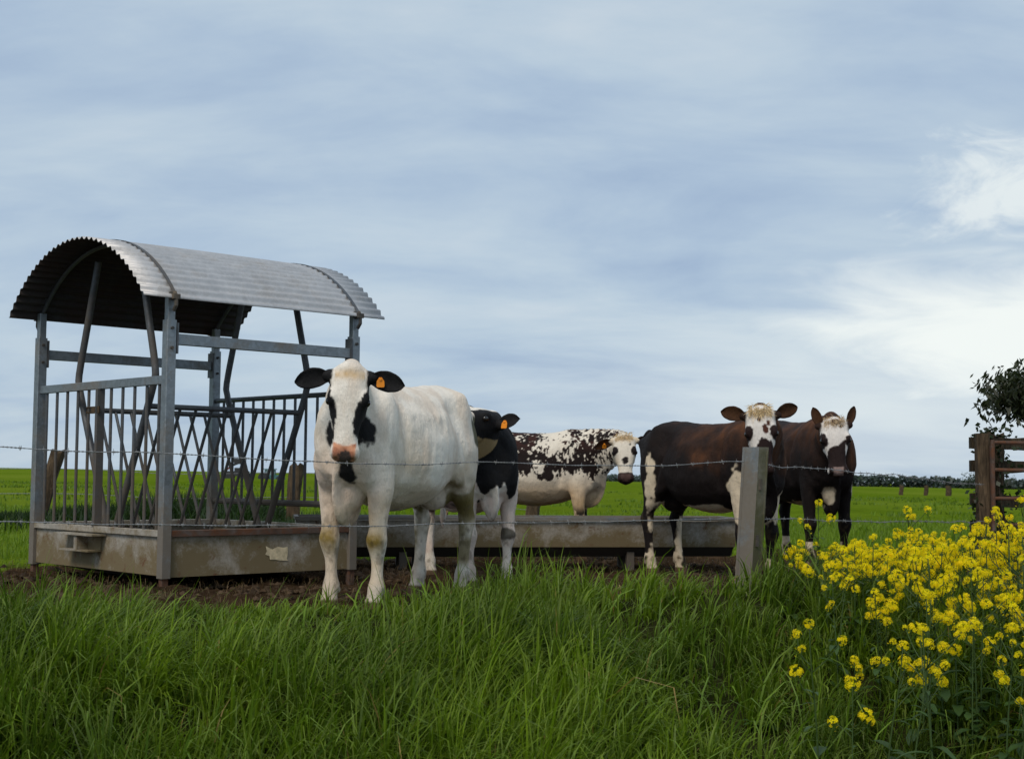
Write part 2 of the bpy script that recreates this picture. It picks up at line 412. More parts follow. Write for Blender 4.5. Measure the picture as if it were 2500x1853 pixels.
    for (t, hw, up, dn, bx) in crom(HEADP, 3):
        ring = []
        for a in np.linspace(0, 2 * math.pi, 26, endpoint=False):
            ca, sa = math.cos(a), math.sin(a); e = 2 / (2 + 2.2 * bx)
            x = math.copysign(abs(ca) ** e, ca) * hw; y = math.copysign(abs(sa) ** e, sa)
            mid = (up + dn) / 2; h = (up - dn) / 2
            wd = 1.0 - (0.34 if t < .3 else .22) * max(-y, 0) ** 1.5
            ring.append(poll + hs * (F * t + S * x * wd * hw_ + U * (mid + y * h)))
        rings.append(ring)
    mb.add(*loft_rings(rings))
    HR = np.stack([F, S, U], 1)          # head axes as columns
    hp = lambda t, s, n: poll + hs * (F * t + S * s * hw_ + U * n)
    mb.add(*ellipsoid(hp(.0, 0, -.005), np.array((.055, .085, .055)) * hs, HR))      # poll
    for sg in (-1, 1):
        mb.add(*ellipsoid(hp(.165, sg * .092, .012), np.array((.055, .030, .038)) * hs, HR))       # brow
        mb.add(*ellipsoid(hp(.20, sg * .078, -.105), np.array((.085, .028, .075)) * hs, HR))       # cheek
        mb.add(*ellipsoid(hp(.03, sg * .115, -.03), np.array((.04, .05, .04)) * hs, HR))           # ear root
        mb.add(*ellipsoid(hp(.468, sg * .045, -.012), np.array((.045, .040, .036)) * hs, HR))      # nostril wings
    mb.add(*ellipsoid(hp(.485, 0, -.088), np.array((.048, .056, .032)) * hs, HR))                  # lower lip and chin
    me = make_mesh(name + '_raw', np.array(mb.V), mb.F)
    ob = bpy.data.objects.new('tmp', me); COL.objects.link(ob)
    md = ob.modifiers.new('r', 'REMESH'); md.mode = 'VOXEL'; md.voxel_size = voxel / scale ** .5; md.adaptivity = 0.0
    dg = bpy.context.evaluated_depsgraph_get(); ev = ob.evaluated_get(dg); m2 = ev.to_mesh()
    nv = len(m2.vertices); V = np.empty(nv * 3, np.float32); m2.vertices.foreach_get('co', V); V = V.reshape(-1, 3).astype(float)
    npol = len(m2.polygons); L = np.empty(len(m2.loops), np.int32); m2.loops.foreach_get('vertex_index', L); Q = L.reshape(npol, 4)
    ev.to_mesh_clear(); bpy.data.objects.remove(ob); bpy.data.meshes.remove(me)
    E = np.vstack([Q[:, [0, 1]], Q[:, [1, 2]], Q[:, [2, 3]], Q[:, [3, 0]]])
    deg = np.bincount(E.ravel(), minlength=nv).astype(float)
    def smooth(V, it, lam):
        for _ in range(it):
            A = np.zeros_like(V)
            for ax in range(3):
                A[:, ax] = np.bincount(E[:, 0], V[E[:, 1], ax], nv) + np.bincount(E[:, 1], V[E[:, 0], ax], nv)
            V = V + (lam[:, None] if np.ndim(lam) else lam) * (A / deg[:, None] - V)
        return V
    hc = (V - poll) / hs; Ht, Hs_, Hn = hc @ F, hc @ S / hw_, hc @ U
    head = sstep(.34, .24, np.linalg.norm(hc - F * .25 + U * .05, axis=1))
    leg = sstep(.62, .45, V[:, 2])
    dewm = sstep(.075, .04, np.abs(V[:, 1])) * sstep(.48, .60, V[:, 0]) * sstep(1.0, .85, V[:, 2])
    V = smooth(V, 13, .55 * (1 - .74 * np.maximum(np.maximum(head, leg), dewm)))
    V = smooth(V, 2, .4 * np.ones(nv))
    # surface relief: ribs, flank hollow, muscle swells, skin folds
    N = np.zeros_like(V); fn = np.cross(V[Q[:, 2]] - V[Q[:, 0]], V[Q[:, 3]] - V[Q[:, 1]])
    for k in range(4):
        for ax in range(3): N[:, ax] += np.bincount(Q[:, k], fn[:, ax], nv)
    N /= np.linalg.norm(N, axis=1)[:, None] + 1e-9
    side = sstep(.12, .25, np.abs(V[:, 1]))
    ribs = np.sin((V[:, 0] + .25 * (V[:, 2] - 1.0)) * 2 * math.pi / .085) * sstep(-.22, -.05, V[:, 0]) * sstep(.42, .25, V[:, 0]) * sstep(.72, .85, V[:, 2]) * sstep(1.3, 1.15, V[:, 2]) * side
    holl = np.exp(-((V[:, 0] + .31) / .11) ** 2 - ((V[:, 2] - 1.20) / .12) ** 2) * side
    shl = np.exp(-((V[:, 0] - .40) / .035) ** 2) * sstep(.75, .9, V[:, 2]) * sstep(1.35, 1.2, V[:, 2]) * side
    thg = np.exp(-((V[:, 0] + .40 - .35 * (V[:, 2] - .9)) / .03) ** 2) * sstep(.72, .85, V[:, 2]) * sstep(1.15, 1.0, V[:, 2]) * side
    neckf = np.sin((V[:, 0] * 1.0 + V[:, 2] * .35 + np.abs(V[:, 1]) * .5) * 2 * math.pi / .075) * sstep(.55, .68, V[:, 0]) * sstep(.72, .85, V[:, 2]) * (1 - head)
    hook = np.exp(-((V[:, 0] + .49) / .075) ** 2 - ((np.abs(V[:, 1]) - .21) / .06) ** 2 - ((V[:, 2] - 1.34) / .07) ** 2)
    lump = fbm(V * 7.0, 3, 5) - .5
    V = V + N * (.022 * hook + 0.0050 * ribs * fbm(V * 3.0, 2, 6) ** 1.5 - .050 * holl - .024 * shl - .024 * thg + .0075 * neckf * fbm(V * 6.0, 2, 7) + .020 * lump * (1 - head) * (1 - leg) * 1.0)[:, None]
    # nostrils, mouth line, eye sockets
    nos = np.zeros(nv)
    for sg in (-1, 1):
        d = np.sqrt(((Ht - .496) / .018) ** 2 + ((Hs_ - sg * .046) / .013) ** 2 + ((Hn + .018) / .024) ** 2)
        nos = np.maximum(nos, sstep(1.25, .5, d))
    mouth = np.exp(-((Hn + .066 + .12 * np.clip(.50 - Ht, 0, 1)) / .006) ** 2) * sstep(.37, .42, Ht)
    V = V + (F * -1)[None] * (nos * .016 * hs)[:, None] - N * (mouth * .006)[:, None]
    X = dict(V=V, t=Ht, s=Hs_, n=Hn, head=head, leg=leg, N=N, nos=nos, mouth=mouth, nv=nv, W=W, toL=toL)
    C = coat(X)
    if root_col is not None:
        er = sstep(-.01, .01, np.minimum(np.abs(Hs_) - .098 - .25 * np.clip(Ht - .03, 0, 1), .10 - Ht) + edge_noise(V, 25, .012)) * (head > .02) * (Ht > -.08) * (Hn > -.085); C = mixc(C, root_col, er)
    hoof = sstep(.075, .06, V[:, 2] + .012 * (fbm(V * 30, 2, 3) - .5)); C = C * (1 - hoof[:, None]) + HOOF * hoof[:, None]
    muck = sstep(.34, .0, V[:, 2] + .22 * (fbm(V * 9, 3, 9) - .5)) * .55; C = C * (1 - muck[:, None]) + C.clip(0, .35) * np.array((.8, .62, .42)) * muck[:, None]
    sp = sstep(.57, .72, fbm(V * np.array((34, 34, 20)), 4, 91)) * sstep(.80, .40, V[:, 2]) * .5; C = mixc(C, (.075, .052, .026), sp)
    C = C * (1 - .92 * nos[:, None]) * (1 - .6 * mouth[:, None] * (Hn[:, None] < 0))
    # ears joined as part of the same body mesh
    allV = [V]; allF = [Q]; allC = [C]; nb = nv; earbase = {}
    for sg, e in zip((1, -1), ears):
        dvec, fvec = dirL(e['dir']), dirL(e['face'])                  # along the ear; the way the cup opens
        fvec = fvec - dvec * (dvec @ fvec); fvec /= np.linalg.norm(fvec); wv = np.cross(dvec, fvec)
        base = hp(.035, sg * .10, -.03); Le = e.get('len', .215) * hs; we = e.get('w', .062) * hs
        nu, nvv = 13, 9; G = np.zeros((2, nu, nvv, 3)); GC = np.zeros((2, nu, nvv, 3))
        for i in range(nu):
            u = i / (nu - 1); wd = we * np.interp(u, [0, .12, .3, .55, .8, .93, 1], [.42, .5, .85, 1.0, .78, .42, .06])
            cen = base + dvec * Le * u + np.array((0, 0, -1)) * e.get('droop', .02) * u * u * hs
            for j in range(nvv):
                v = -1 + 2 * j / (nvv - 1); cup = (.030 * (1 - .5 * u) if u > .05 else .02) * hs * v * v
                th = (.010 * (1 - .6 * u) * (1 - v * v) + .002) * hs
                for ly in (0, 1):
                    G[ly, i, j] = cen + wv * v * wd + fvec * (cup + (th if ly else -th) - .012 * hs)
                    GC[ly, i, j] = e['inner'] if ly else e['outer']
        vv = G.reshape(-1, 3); idx = np.arange(2 * nu * nvv).reshape(2, nu, nvv); fs = []
        for i in range(nu - 1):
            for j in range(nvv - 1):
                fs.append((idx[1, i, j], idx[1, i + 1, j], idx[1, i + 1, j + 1], idx[1, i, j + 1]))
                fs.append((idx[0, i, j], idx[0, i, j + 1], idx[0, i + 1, j + 1], idx[0, i + 1, j]))
            for j, o1, o2 in ((0, 0, 1), (nvv - 1, 1, 0)):
                fs.append((idx[o1, i, j], idx[o1, i + 1, j], idx[o2, i + 1, j], idx[o2, i, j]))
        for j in range(nvv - 1): fs.append((idx[0, nu - 1, j], idx[0, nu - 1, j + 1], idx[1, nu - 1, j + 1], idx[1, nu - 1, j]))
        cc = GC.reshape(-1, 3) * (0.75 + .5 * vnoise(vv * 60, 4))[:, None]
        edge = np.tile(np.abs(np.linspace(-1, 1, nvv)), 2 * nu); cc = cc * (1 - .35 * sstep(.6, 1, edge))[:, None] + np.array(e['outer']) * (.35 * sstep(.6, 1, edge))[:, None]
        allV.append(vv); allF.append(np.array(fs) + nb); allC.append(cc); nb += len(vv)
        earbase[sg] = (base, dvec, fvec, wv, Le, we)
    V = np.vstack(allV); Q = np.vstack(allF); C = np.vstack(allC)
    root = empty(name, (O[0], O[1], z0), math.atan2(hd[1], hd[0])); root.scale = (scale,) * 3
    tag(root, label, 'cow', 'cattle around the feeders')
    me = make_mesh('body', V, Q, True); set_col(me, C.clip(0, 1)); obj('body', me, mat, root)
    if eyes:
        for sg in (-1, 1):
            sp = ellipsoid(hp(.185, sg * .107, -.002), np.array((.025, .020, .022)) * hs, HR, 14, 10)
            e = MB(); e.add(*sp); e.build('eye', M_EYE, root, True)
    for sg, mt, u, wd in tags:
        base, dvec, fvec, wv, Le, we = earbase[sg]
        c = base + dvec * Le * u + fvec * .020 * hs + wv * wd * we
        k = MB(); dn = np.array((0, 0, -1.0)); dn = dn - fvec * (fvec @ dn); dn /= np.linalg.norm(dn); sd_ = np.cross(dn, fvec)
        P = [c + fvec * z + sd_ * a * hs * .72 + dn * q * hs * .72 for z in (0, .006) for a, q in ((-.011, -.012), (.011, -.012), (.030, .018), (.032, .058), (.024, .066), (-.024, .066), (-.032, .058), (-.030, .018))]
        k.add(P, [tuple(range(7, -1, -1)), tuple(range(8, 16))] + [(i, (i + 1) % 8, 8 + (i + 1) % 8, 8 + i) for i in range(8)])
        k.tube([c - fvec * .012, c + fvec * .012], .009 * hs, 8)
        k.build('ear_tag', mt, root)
    if horn:
        for sg in (-1, 1):
            k = MB(); p0 = hp(.0, sg * .075, -.01); ax = S * sg * .6 - F * .8
            k.tube([p0, p0 + ax * .035 * hs, p0 + ax * .06 * hs, p0 + ax * .068 * hs], np.array((.026, .024, .018, .006)) * hs, 10)
            k.build('horn_bud', M_HORN, root, True)
    if tufts:
        rr = np.random.default_rng(tufts.get('seed', 1)); VV = []; FF = []; CC = []
        for k in range(tufts['n']):
            s0 = rr.uniform(-.075, .075); t0 = rr.uniform(-.05, .045); p = hp(t0, s0, .045 - 4.5 * s0 * s0 - (.03 if t0 < -.015 else 0))
            d = U * rr.uniform(.05, .45) + F * rr.uniform(-.5, .9) + S * (s0 * 6 + rr.uniform(-.5, .5)); d /= np.linalg.norm(d)
            g = F * rr.uniform(.1, .9) + S * rr.uniform(-.5, .5); ln = tufts['len'] * rr.uniform(.5, 1.1) * hs
            sidev = np.cross(d, rr.normal(size=3)); sidev /= np.linalg.norm(sidev); i0 = len(VV)
            tint = np.array(tufts['col']) * rr.uniform(.8, 1.12)
            for q in range(5):
                u = q / 4; pt = p + d * ln * u + g * ln * .55 * u * u; wq = .0024 * (1 - .7 * u) * hs
                VV += [pt - sidev * wq, pt + sidev * wq]; CC += [tint, tint]
            FF += [(i0 + 2 * q, i0 + 2 * q + 1, i0 + 2 * q + 3, i0 + 2 * q + 2) for q in range(4)]
        me = make_mesh('poll_hair', np.array(VV), FF); set_col(me, np.array(CC)); obj('poll_hair', me, mat, root)
    return root

def mixc(C, col, m): return C * (1 - m[:, None]) + np.asarray(col) * m[:, None]
def edge_noise(V, f=18.0, a=.03, s=1): return a * (fbm(V * f, 3, s) - .5) * 2

def leg_dirt(X, C, col=DIRT, amt=.8, seed=3):
    V = X['V']; knee = np.exp(-((V[:, 2] - .42) / .075) ** 2) * sstep(.3, .5, V[:, 0]) * sstep(-.2, .8, X['N'][:, 0])
    return mixc(C, col, np.clip(knee * amt * (.5 + fbm(V * 25, 3, seed)), 0, 1))

# ---- the white cow in front
def coat_white(X):
    V = X['V']; P = np.stack([X['s'], X['t']], 1); P = P + np.stack([vnoise(V * 60, 1) - .5, vnoise(V * 60, 2) - .5], 1) * .016
    C = np.tile(WHITE, (X['nv'], 1))
    st = fbm(V * np.array((3, 3, 5)), 4, 11); low = sstep(1.25, .65, V[:, 2])
    C = mixc(C, (.56, .42, .27), np.clip((st - .36) * 2.6, 0, 1) * (.25 + .62 * low) * (1 - X['head']))
    C = mixc(C, (.62, .48, .36), .45 * sstep(.42, .65, fbm(V * np.array((9, 9, 3.5)), 4, 21)))
    # muck on belly, thighs and hind legs
    n = fbm(V * 8, 4, 31)
    C = mixc(C, (.10, .07, .02), sstep(.36, .52, n) * (sstep(.70, .60, V[:, 2] - .12 * (n - .5)) * sstep(.35, .0, V[:, 0]) * sstep(.50, .56, V[:, 2])) * .9)
    rear = sstep(-.50, -.60, V[:, 0]) * sstep(.95, 1.05, V[:, 2]) * sstep(1.27, 1.15, V[:, 2]) * sstep(.05, .12, np.abs(V[:, 1]))
    C = mixc(C, (.045, .045, .012), sstep(.34, .46, n) * sstep(.2, .6, rear) * .93)
    hl = sstep(-.3, -.42, V[:, 0]) * sstep(.15, .3, V[:, 2]) * sstep(.85, .7, V[:, 2])
    C = mixc(C, (.16, .125, .04), np.clip(hl * (n - .38) * 4.5, 0, .85))
    C = leg_dirt(X, C, (.22, .15, .035), 1.0)
    hf = np.maximum(X['head'], 0); hd = (X['head'] > .02) & (X['n'] > -.09)
    left = [(-.10, .035), (-.103, .117), (-.095, .16), (-.068, .2), (-.059, .247), (-.064, .3), (-.073, .367), (-.095, .352), (-.11, .362), (-.127, .28), (-.2, .25), (-.2, -.03), (-.11, .0)]
    right = [(.095, .045), (.105, .117), (.078, .16), (.051, .2), (.042, .247), (.029, .296), (.037, .347), (.059, .39), (.078, .39), (.095, .34), (.11, .27), (.2, .24), (.2, -.02), (.105, .02)]
    m = np.maximum(poly_sd(P, left), poly_sd(P, right))
    C = mixc(C, BLACK, sstep(-.002, .004, m) * hd)
    jaw = np.minimum(np.minimum(X['n'] * -1 - .075, X['n'] + .215), np.minimum(np.minimum(np.abs(X['s']) - .03, (.155 - np.abs(X['s']))), np.minimum(X['t'] - .19, np.where(X['s'] < 0, .45, .40) - X['t'])))
    C = mixc(C, BLACK, sstep(-.004, .006, jaw + edge_noise(V, 20, .02)) * (X['head'] > .05))
    C = mixc(C, GINGER, .65 * np.exp(-((X['t'] - .035) / .028) ** 2) * (np.abs(X['s']) < .085) * (X['n'] > -.02) * (.5 + .8 * vnoise(V * 45, 8)) * (X['head'] > .1))
    mz = np.minimum(.068 - np.abs(X['s'] + .005), np.minimum(X['t'] - .437 + .25 * X['s'] ** 2 * 20, X['n'] + .066))
    C = mixc(C, (.62, .28, .155), sstep(-.003, .008, mz))
    C = mixc(C, (.36, .12, .055), sstep(-.003, .008, mz) * .8 * sstep(.40, .6, vnoise(V * 40, 9)))
    bs = ell_sd(P, (.002, .505), (.036, .034)); bs2 = np.minimum(.052 - np.abs(X['s']), np.minimum(-X['n'] - .035, X['n'] + .082)) * (X['t'] > .45) + (X['t'] <= .45) * -1
    C = mixc(C, BLACK, np.maximum(sstep(-.004, .004, bs + edge_noise(V, 60, .01)), sstep(-.004, .004, bs2 + edge_noise(V, 60, .012))) * (X['t'] > .44))
    C = mixc(C, (.62, .42, .36), .55 * np.exp(-((V[:, 2] - .74) / .16) ** 2) * sstep(.55, .75, V[:, 0]) * fbm(V * 5, 3, 41) * 1.4)
    th = ell_sd(X['V'], X['toL']((-.985, 8.55, .865)), (.13, .04, .085))
    ck = np.maximum(ell_sd(V, X['toL']((-1.118, 8.50, 1.075)), (.12, .04, .085)), ell_sd(V, X['toL']((-.885, 8.50, 1.11)), (.12, .036, .09)))
    C = mixc(C, BLACK, np.maximum(sstep(-.004, .006, th + edge_noise(V, 25, .012)), sstep(-.004, .006, ck + edge_noise(V, 25, .016)) * ((X['n'] < -.06) | (np.abs(X['s']) > .1))))
    return C

# ---- the black and white cow behind it
def coat_pied(X):
    V = X['V']; n = edge_noise(V, 9, .10, 13); C = np.tile(BLACK * 1.2, (X['nv'], 1))
    jag = .82 + n + .10 * np.sin(V[:, 1] * 26 + 1.0) - .10 * np.exp(-((V[:, 1] - .02) / .03) ** 2)
    low = sstep(-.008, .008, np.minimum(jag - V[:, 2], .06 + 0 * n))
    C = mixc(C, WHITE * .96, low * sstep(.2, .3, V[:, 0]))
    C = mixc(C, WHITE * .92, sstep(-.01, .01, .62 + n - V[:, 2]) * sstep(.2, .1, V[:, 0]))
    C = mixc(C, (.62, .42, .34), .45 * low * sstep(.35, .6, fbm(V * 7, 3, 2)))
    kb = sstep(-.01, .012, .045 - np.abs(V[:, 2] - .43) + n * .5) * (V[:, 0] > .3) * (V[:, 1] > 0); C = mixc(C, (.05, .045, .03), kb * .9)
    P = np.stack([X['s'], X['t']], 1); hd = X['head'] > .05
    fz = np.minimum(X['n'] + .01, np.minimum(.03 - X['s'], X['s'] + .12)) + edge_noise(V, 22, .02)
    C = mixc(C, WHITE, sstep(-.004, .006, fz) * hd)
    mz = sstep(.33, .37, X['t'] + edge_noise(V, 22, .03)) * hd; C = mixc(C, WHITE, mz)
    jw = np.minimum(-X['n'] - .135, .5 - X['t']) + edge_noise(V, 18, .02); C = mixc(C, (.34, .24, .12), sstep(-.004, .008, jw) * (X['head'] > .3))
    return C
# ---- the speckled cow behind the long trough
def coat_speckled(X):
    V = X['V']; C = np.tile(np.array((.78, .70, .58)), (X['nv'], 1))
    C = mixc(C, (.52, .31, .12), np.clip(sstep(1.0, .62, V[:, 2]) * .75 * (.4 + fbm(V * 4, 3, 3)), 0, 1) * (1 - X['head']))
    n = fbm(V * np.array((15., 15., 10.)), 4, 17); n2 = fbm(V * np.array((38., 38., 20.)), 3, 19); n3 = fbm(V * np.array((70., 70., 34.)), 2, 20)
    x, z = V[:, 0], V[:, 2]
    bias = -.16 * sstep(1.0, .80, z) - .30 * sstep(.86, .72, z) + .075 * sstep(.85, 1.0, z) * sstep(.30, .10, x) + .16 * np.exp(-((x - .62) / .16) ** 2 - ((z - 1.05) / .20) ** 2) \
        - .24 * np.exp(-((x - .30) / .13) ** 2 - ((z - 1.38) / .16) ** 2) + .20 * np.exp(-((x - .30) / .07) ** 2 - ((z - .86) / .14) ** 2) - .12 * np.exp(-((x - .12) / .05) ** 2 - ((z - .95) / .22) ** 2)
    d = .40 * n + .36 * n2 + .24 * n3 + bias * .85 - .492
    dark = sstep(-.008, .012, d) * (X['head'] < .35)
    C = mixc(C, np.array((.014, .008, .007)), dark)
    C = mixc(C, np.array((.045, .015, .010)), dark * sstep(1.12, 1.3, z) * sstep(.45, .6, vnoise(V * 12, 7)) * .8)
    leg = sstep(.62, .5, z); C = mixc(C, (.02, .014, .01), leg * sstep(.42, .5, n + .1 * sstep(.45, .2, z)))
    P = np.stack([X['s'], X['t']], 1) + np.stack([vnoise(V * 50, 1) - .5, vnoise(V * 50, 2) - .5], 1) * .016; hd = (X['head'] > .05) & (X['n'] > -.1)
    m = np.maximum(np.maximum(ell_sd(P, (-.10, .165), (.042, .050)), ell_sd(P, (.098, .172), (.040, .052))), np.maximum(ell_sd(P, (.005, .285), (.034, .038)), ell_sd(P, (.055, .10), (.008, .012))))
    C = mixc(C, DARKB, sstep(-.003, .004, m) * hd)
    C = mixc(C, GINGER, .6 * np.exp(-((X['t'] - .03) / .03) ** 2) * (np.abs(X['s']) < .09) * (X['n'] > -.03) * hd)
    C = mixc(C, (.60, .42, .22), .5 * sstep(.03, .11, np.abs(X['s'])) * sstep(.2, .3, X['t']) * hd)
    mz = np.minimum(X['t'] - .415, .5); C = mixc(C, (.035, .020, .017), sstep(-.004, .008, mz) * (X['head'] > .05))
    C = mixc(C, (.075, .042, .036), sstep(-.003, .006, np.minimum(.045 - np.abs(X['s']), np.minimum(X['t'] - .43, X['n'] + .02))) * hd)
    return C
def coat_brown(which):
    def f(X):
        V = X['V']; x, y, z = V.T; n = fbm(V * np.array((5, 5, 4)), 4, 23); st = fbm(V * np.array((14, 14, 3.5)), 3, 27)
        C = np.tile(np.array((.010, .0065, .006)), (X['nv'], 1))
        hi = sstep(.92, 1.28, z + .7 * (n - .5)) * (.05 + 1.5 * st ** 1.6) * sstep(-.55, .45, x + .8 * (n - .5))
        C = mixc(C, (.098, .038, .015), np.clip(hi * (1.0 if which == 'D' else .9), 0, 1))
        e = edge_noise(V, 11, .07, 29)
        if which == 'D':
            m = ell_sd(V[:, [0, 2]], (-.50, .84), (.075, .22)) + e * 1.0
            m = np.maximum(m, np.minimum(.655 - z, np.minimum(x + .30, .34 - x)) + e * .3 - .2 * sstep(.5, .4, z))
            m = np.maximum(m, ell_sd(V[:, [0, 2]], (.60, .74), (.12, .22)) + e * 1.0)
            m = np.maximum(m, ell_sd(V[:, [0, 2]], (-.56, .33), (.03, .22)) + e * .8)
            m = np.maximum(m, np.where(z < .2, .02 + e, -1))
        else:
            m = np.maximum(ell_sd(V, (.55, .26, .72), (.14, .06, .16)) + e * .8, ell_sd(V, (.72, -.05, .70), (.08, .06, .10)) + e * .6)
            m = np.maximum(m, np.where(z < .26, .012 + e, -1)); m = np.maximum(m, ell_sd(V, (.2, 0, .58), (.35, .16, .06)) + e * .7)
        C = mixc(C, np.array((.70, .58, .42)), sstep(-.006, .010, m) * (1 - X['head'] * .0) * (X['head'] < .3))
        P = np.stack([X['s'], X['t']], 1) + np.stack([vnoise(V * 45, 1) - .5, vnoise(V * 45, 2) - .5], 1) * .018; hd = (X['head'] > .04) & (X['n'] > -.125)
        C = mixc(C, np.array((.78, .72, .66)), sstep(-.006, .004, np.minimum(X['n'] + .115, X['t'] + .06) + edge_noise(V, 16, .02)) * (X['head'] > .04))
        if which == 'D':
            m = np.maximum(ell_sd(P, (-.093, .180), (.034, .062)), ell_sd(P, (.098, .178), (.036, .062)))
            m = np.maximum(m, poly_sd(P, [(-.045, .30), (-.02, .245), (.0, .222), (.03, .235), (.06, .25), (.09, .29), (.09, .34), (.08, .55), (-.06, .55)]))
            C = mixc(C, (.022, .011, .010), sstep(-.003, .004, m) * hd)
            m = np.maximum(ell_sd(P, (.03, .155), (.021, .040)), np.maximum(ell_sd(P, (-.012, .08), (.016, .022)), ell_sd(P, (.055, .105), (.014, .026))))
            C = mixc(C, (.075, .025, .015), sstep(-.003, .004, m) * hd)
            C = mixc(C, (.72, .50, .24), .6 * sstep(.05, .10, np.abs(X['s'])) * sstep(.26, .32, X['t']) * sstep(.42, .34, X['t']) * hd * (m < 0) * (X['s'] < -.04))
        else:
            m = np.maximum(np.maximum(ell_sd(P, (-.098, .205), (.040, .048)), ell_sd(P, (-.102, .145), (.024, .035))), ell_sd(P, (.104, .200), (.032, .058)))
            m = np.maximum(m, poly_sd(P, [(.078, .175), (.04, .215), (.01, .24), (-.045, .25), (-.068, .29), (-.075, .38), (-.078, .56), (.09, .56), (.085, .42), (.074, .32), (.076, .24)]))
            m = np.maximum(m, ell_sd(P, (.052, .058), (.019, .019)))
            C = mixc(C, (.020, .011, .010), sstep(-.003, .004, m) * hd)
            C = mixc(C, (.06, .022, .012), sstep(-.004, .004, ell_sd(P, (.005, .012), (.040, .026))) * hd)
            C = mixc(C, (.30, .21, .185), sstep(-.004, .006, np.minimum(.040 - np.abs(X['s']), np.minimum(X['t'] - .445, X['n'] + .035))) * hd)
        return C
    return f
# ================================================================== materials for metal, wood, ground
def metal_mat(name, base=(0.30, 0.32, 0.34), rough=0.42, dirt_h=None, dirt_col=(0.16, 0.125, 0.085), dirt=0.4, rust=0.0, metal=0.7, dirt_scale=3.0, spangle=0.35):
    m = bpy.data.materials.new(name); nt = nt_new(m); b = NB(nt)
    g = b.n('ShaderNodeNewGeometry'); P = g.outputs['Position']
    v = b.n('ShaderNodeTexVoronoi'); v.inputs['Scale'].default_value = 38.0; b.link(P, v.inputs['Vector'])
    vx = b.n('ShaderNodeSeparateXYZ'); b.link(v.outputs['Color'], vx.inputs[0])
    n1 = b.noise(6.0, 6.0, P, 0.6); n2 = b.noise(dirt_scale, 7.0, P, 0.65, 0.3); n3 = b.noise(60.0, 3.0, P, 0.7)
    k = b.math('ADD', b.math('MULTIPLY', vx.outputs[0], spangle), b.math('MULTIPLY', n1, 0.7))
    c = b.mix(1.0, base, b.ramp(k, [(0.15, 0.72), (0.9, 1.22)]), 'MULTIPLY')
    d = b.math('ADD', n2, b.math('MULTIPLY', n3, 0.25))
    if dirt_h is not None:
        sp = b.n('ShaderNodeSeparateXYZ'); b.link(P, sp.inputs[0])
        hmask = b.n('ShaderNodeMapRange'); b.link(sp.outputs[2], hmask.inputs[0]); hmask.inputs[1].default_value = dirt_h; hmask.inputs[2].default_value = 0.0
        d = b.math('ADD', d, b.math('MULTIPLY', hmask.outputs[0], 0.35))
    df = b.ramp(d, [(0.72 - dirt * 0.4, 0.0), (0.95 - dirt * 0.35, 1.0)])
    df = b.math('MULTIPLY', df, min(1.0, 0.55 + dirt))
    c = b.mix(df, c, dirt_col)
    if rust > 0:
        rf = b.math('MULTIPLY', b.ramp(b.noise(9.0, 6.0, P, 0.7, 0.6), [(0.62 - rust * 0.4, 0.0), (0.72 - rust * 0.25, 1.0)]), 0.9)
        c = b.mix(rf, c, (0.12, 0.045, 0.018)); df = b.math('MAXIMUM', df, rf)
    p = b.n('ShaderNodeBsdfPrincipled'); b.link(c, p.inputs['Base Color'])
    b.link(b.math('MULTIPLY', b.math('SUBTRACT', 1.0, df), metal), p.inputs['Metallic'])
    b.link(b.math('ADD', b.math('MULTIPLY', df, 0.4), b.math('ADD', rough, b.math('MULTIPLY', n1, 0.12))), p.inputs['Roughness'])
    bp = b.n('ShaderNodeBump'); bp.inputs['Strength'].default_value = 0.25; bp.inputs['Distance'].default_value = 0.004
    b.link(b.math('ADD', d, n3), bp.inputs['Height']); b.link(bp.outputs[0], p.inputs['Normal'])
    o = b.n('ShaderNodeOutputMaterial'); b.link(p.outputs[0], o.inputs[0])
    return m
M_GALV = metal_mat('galvanised_steel', (0.235, 0.265, 0.285), 0.45, 1.3, dirt=0.25)
M_GALVD = metal_mat('worn_dull_steel', (0.115, 0.125, 0.135), 0.5, 1.2, (0.10, 0.08, 0.06), dirt=0.35)
M_ROOF = metal_mat('corrugated_sheet', (0.55, 0.54, 0.535), 0.5, None, (0.30, 0.28, 0.26), dirt=0.2, metal=0.55, spangle=0.15)
M_TROUGH = metal_mat('trough_steel', (0.40, 0.365, 0.31), 0.6, 0.42, (0.165, 0.125, 0.062), dirt=0.42, rust=0.10, metal=0.25, dirt_scale=4.5)
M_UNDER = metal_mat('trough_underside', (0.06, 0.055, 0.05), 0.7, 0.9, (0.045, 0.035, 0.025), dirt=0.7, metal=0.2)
M_RUSTY = metal_mat('rusty_steel', (0.12, 0.09, 0.075), 0.75, None, (0.060, 0.036, 0.024), dirt=0.5, rust=0.55, metal=0.15, dirt_scale=8.0)
M_ROOFSHADE = metal_mat('roof_underside_shade', (0.035, 0.032, 0.030), 0.85, None, (0.035, 0.02, 0.014), dirt=0.5, metal=0.0)  # near-black sheet: shade under the roof painted in, over some rust
M_WIRE = metal_mat('wire', (0.26, 0.26, 0.26), 0.5, None, dirt=0.1, metal=0.5)
M_FLANGE_SHADE = metal_mat('shaded_flange_steel', (0.17, 0.155, 0.110), 0.85, 0.9, (0.085, 0.080, 0.035), dirt=0.45, metal=0.0, dirt_scale=5.0)  # shaded right flange of the steel post: shade painted in, plus olive dirt
M_BRACK = metal_mat('dark_bracket', (0.05, 0.047, 0.045), 0.6, None, dirt=0.3, metal=0.3)
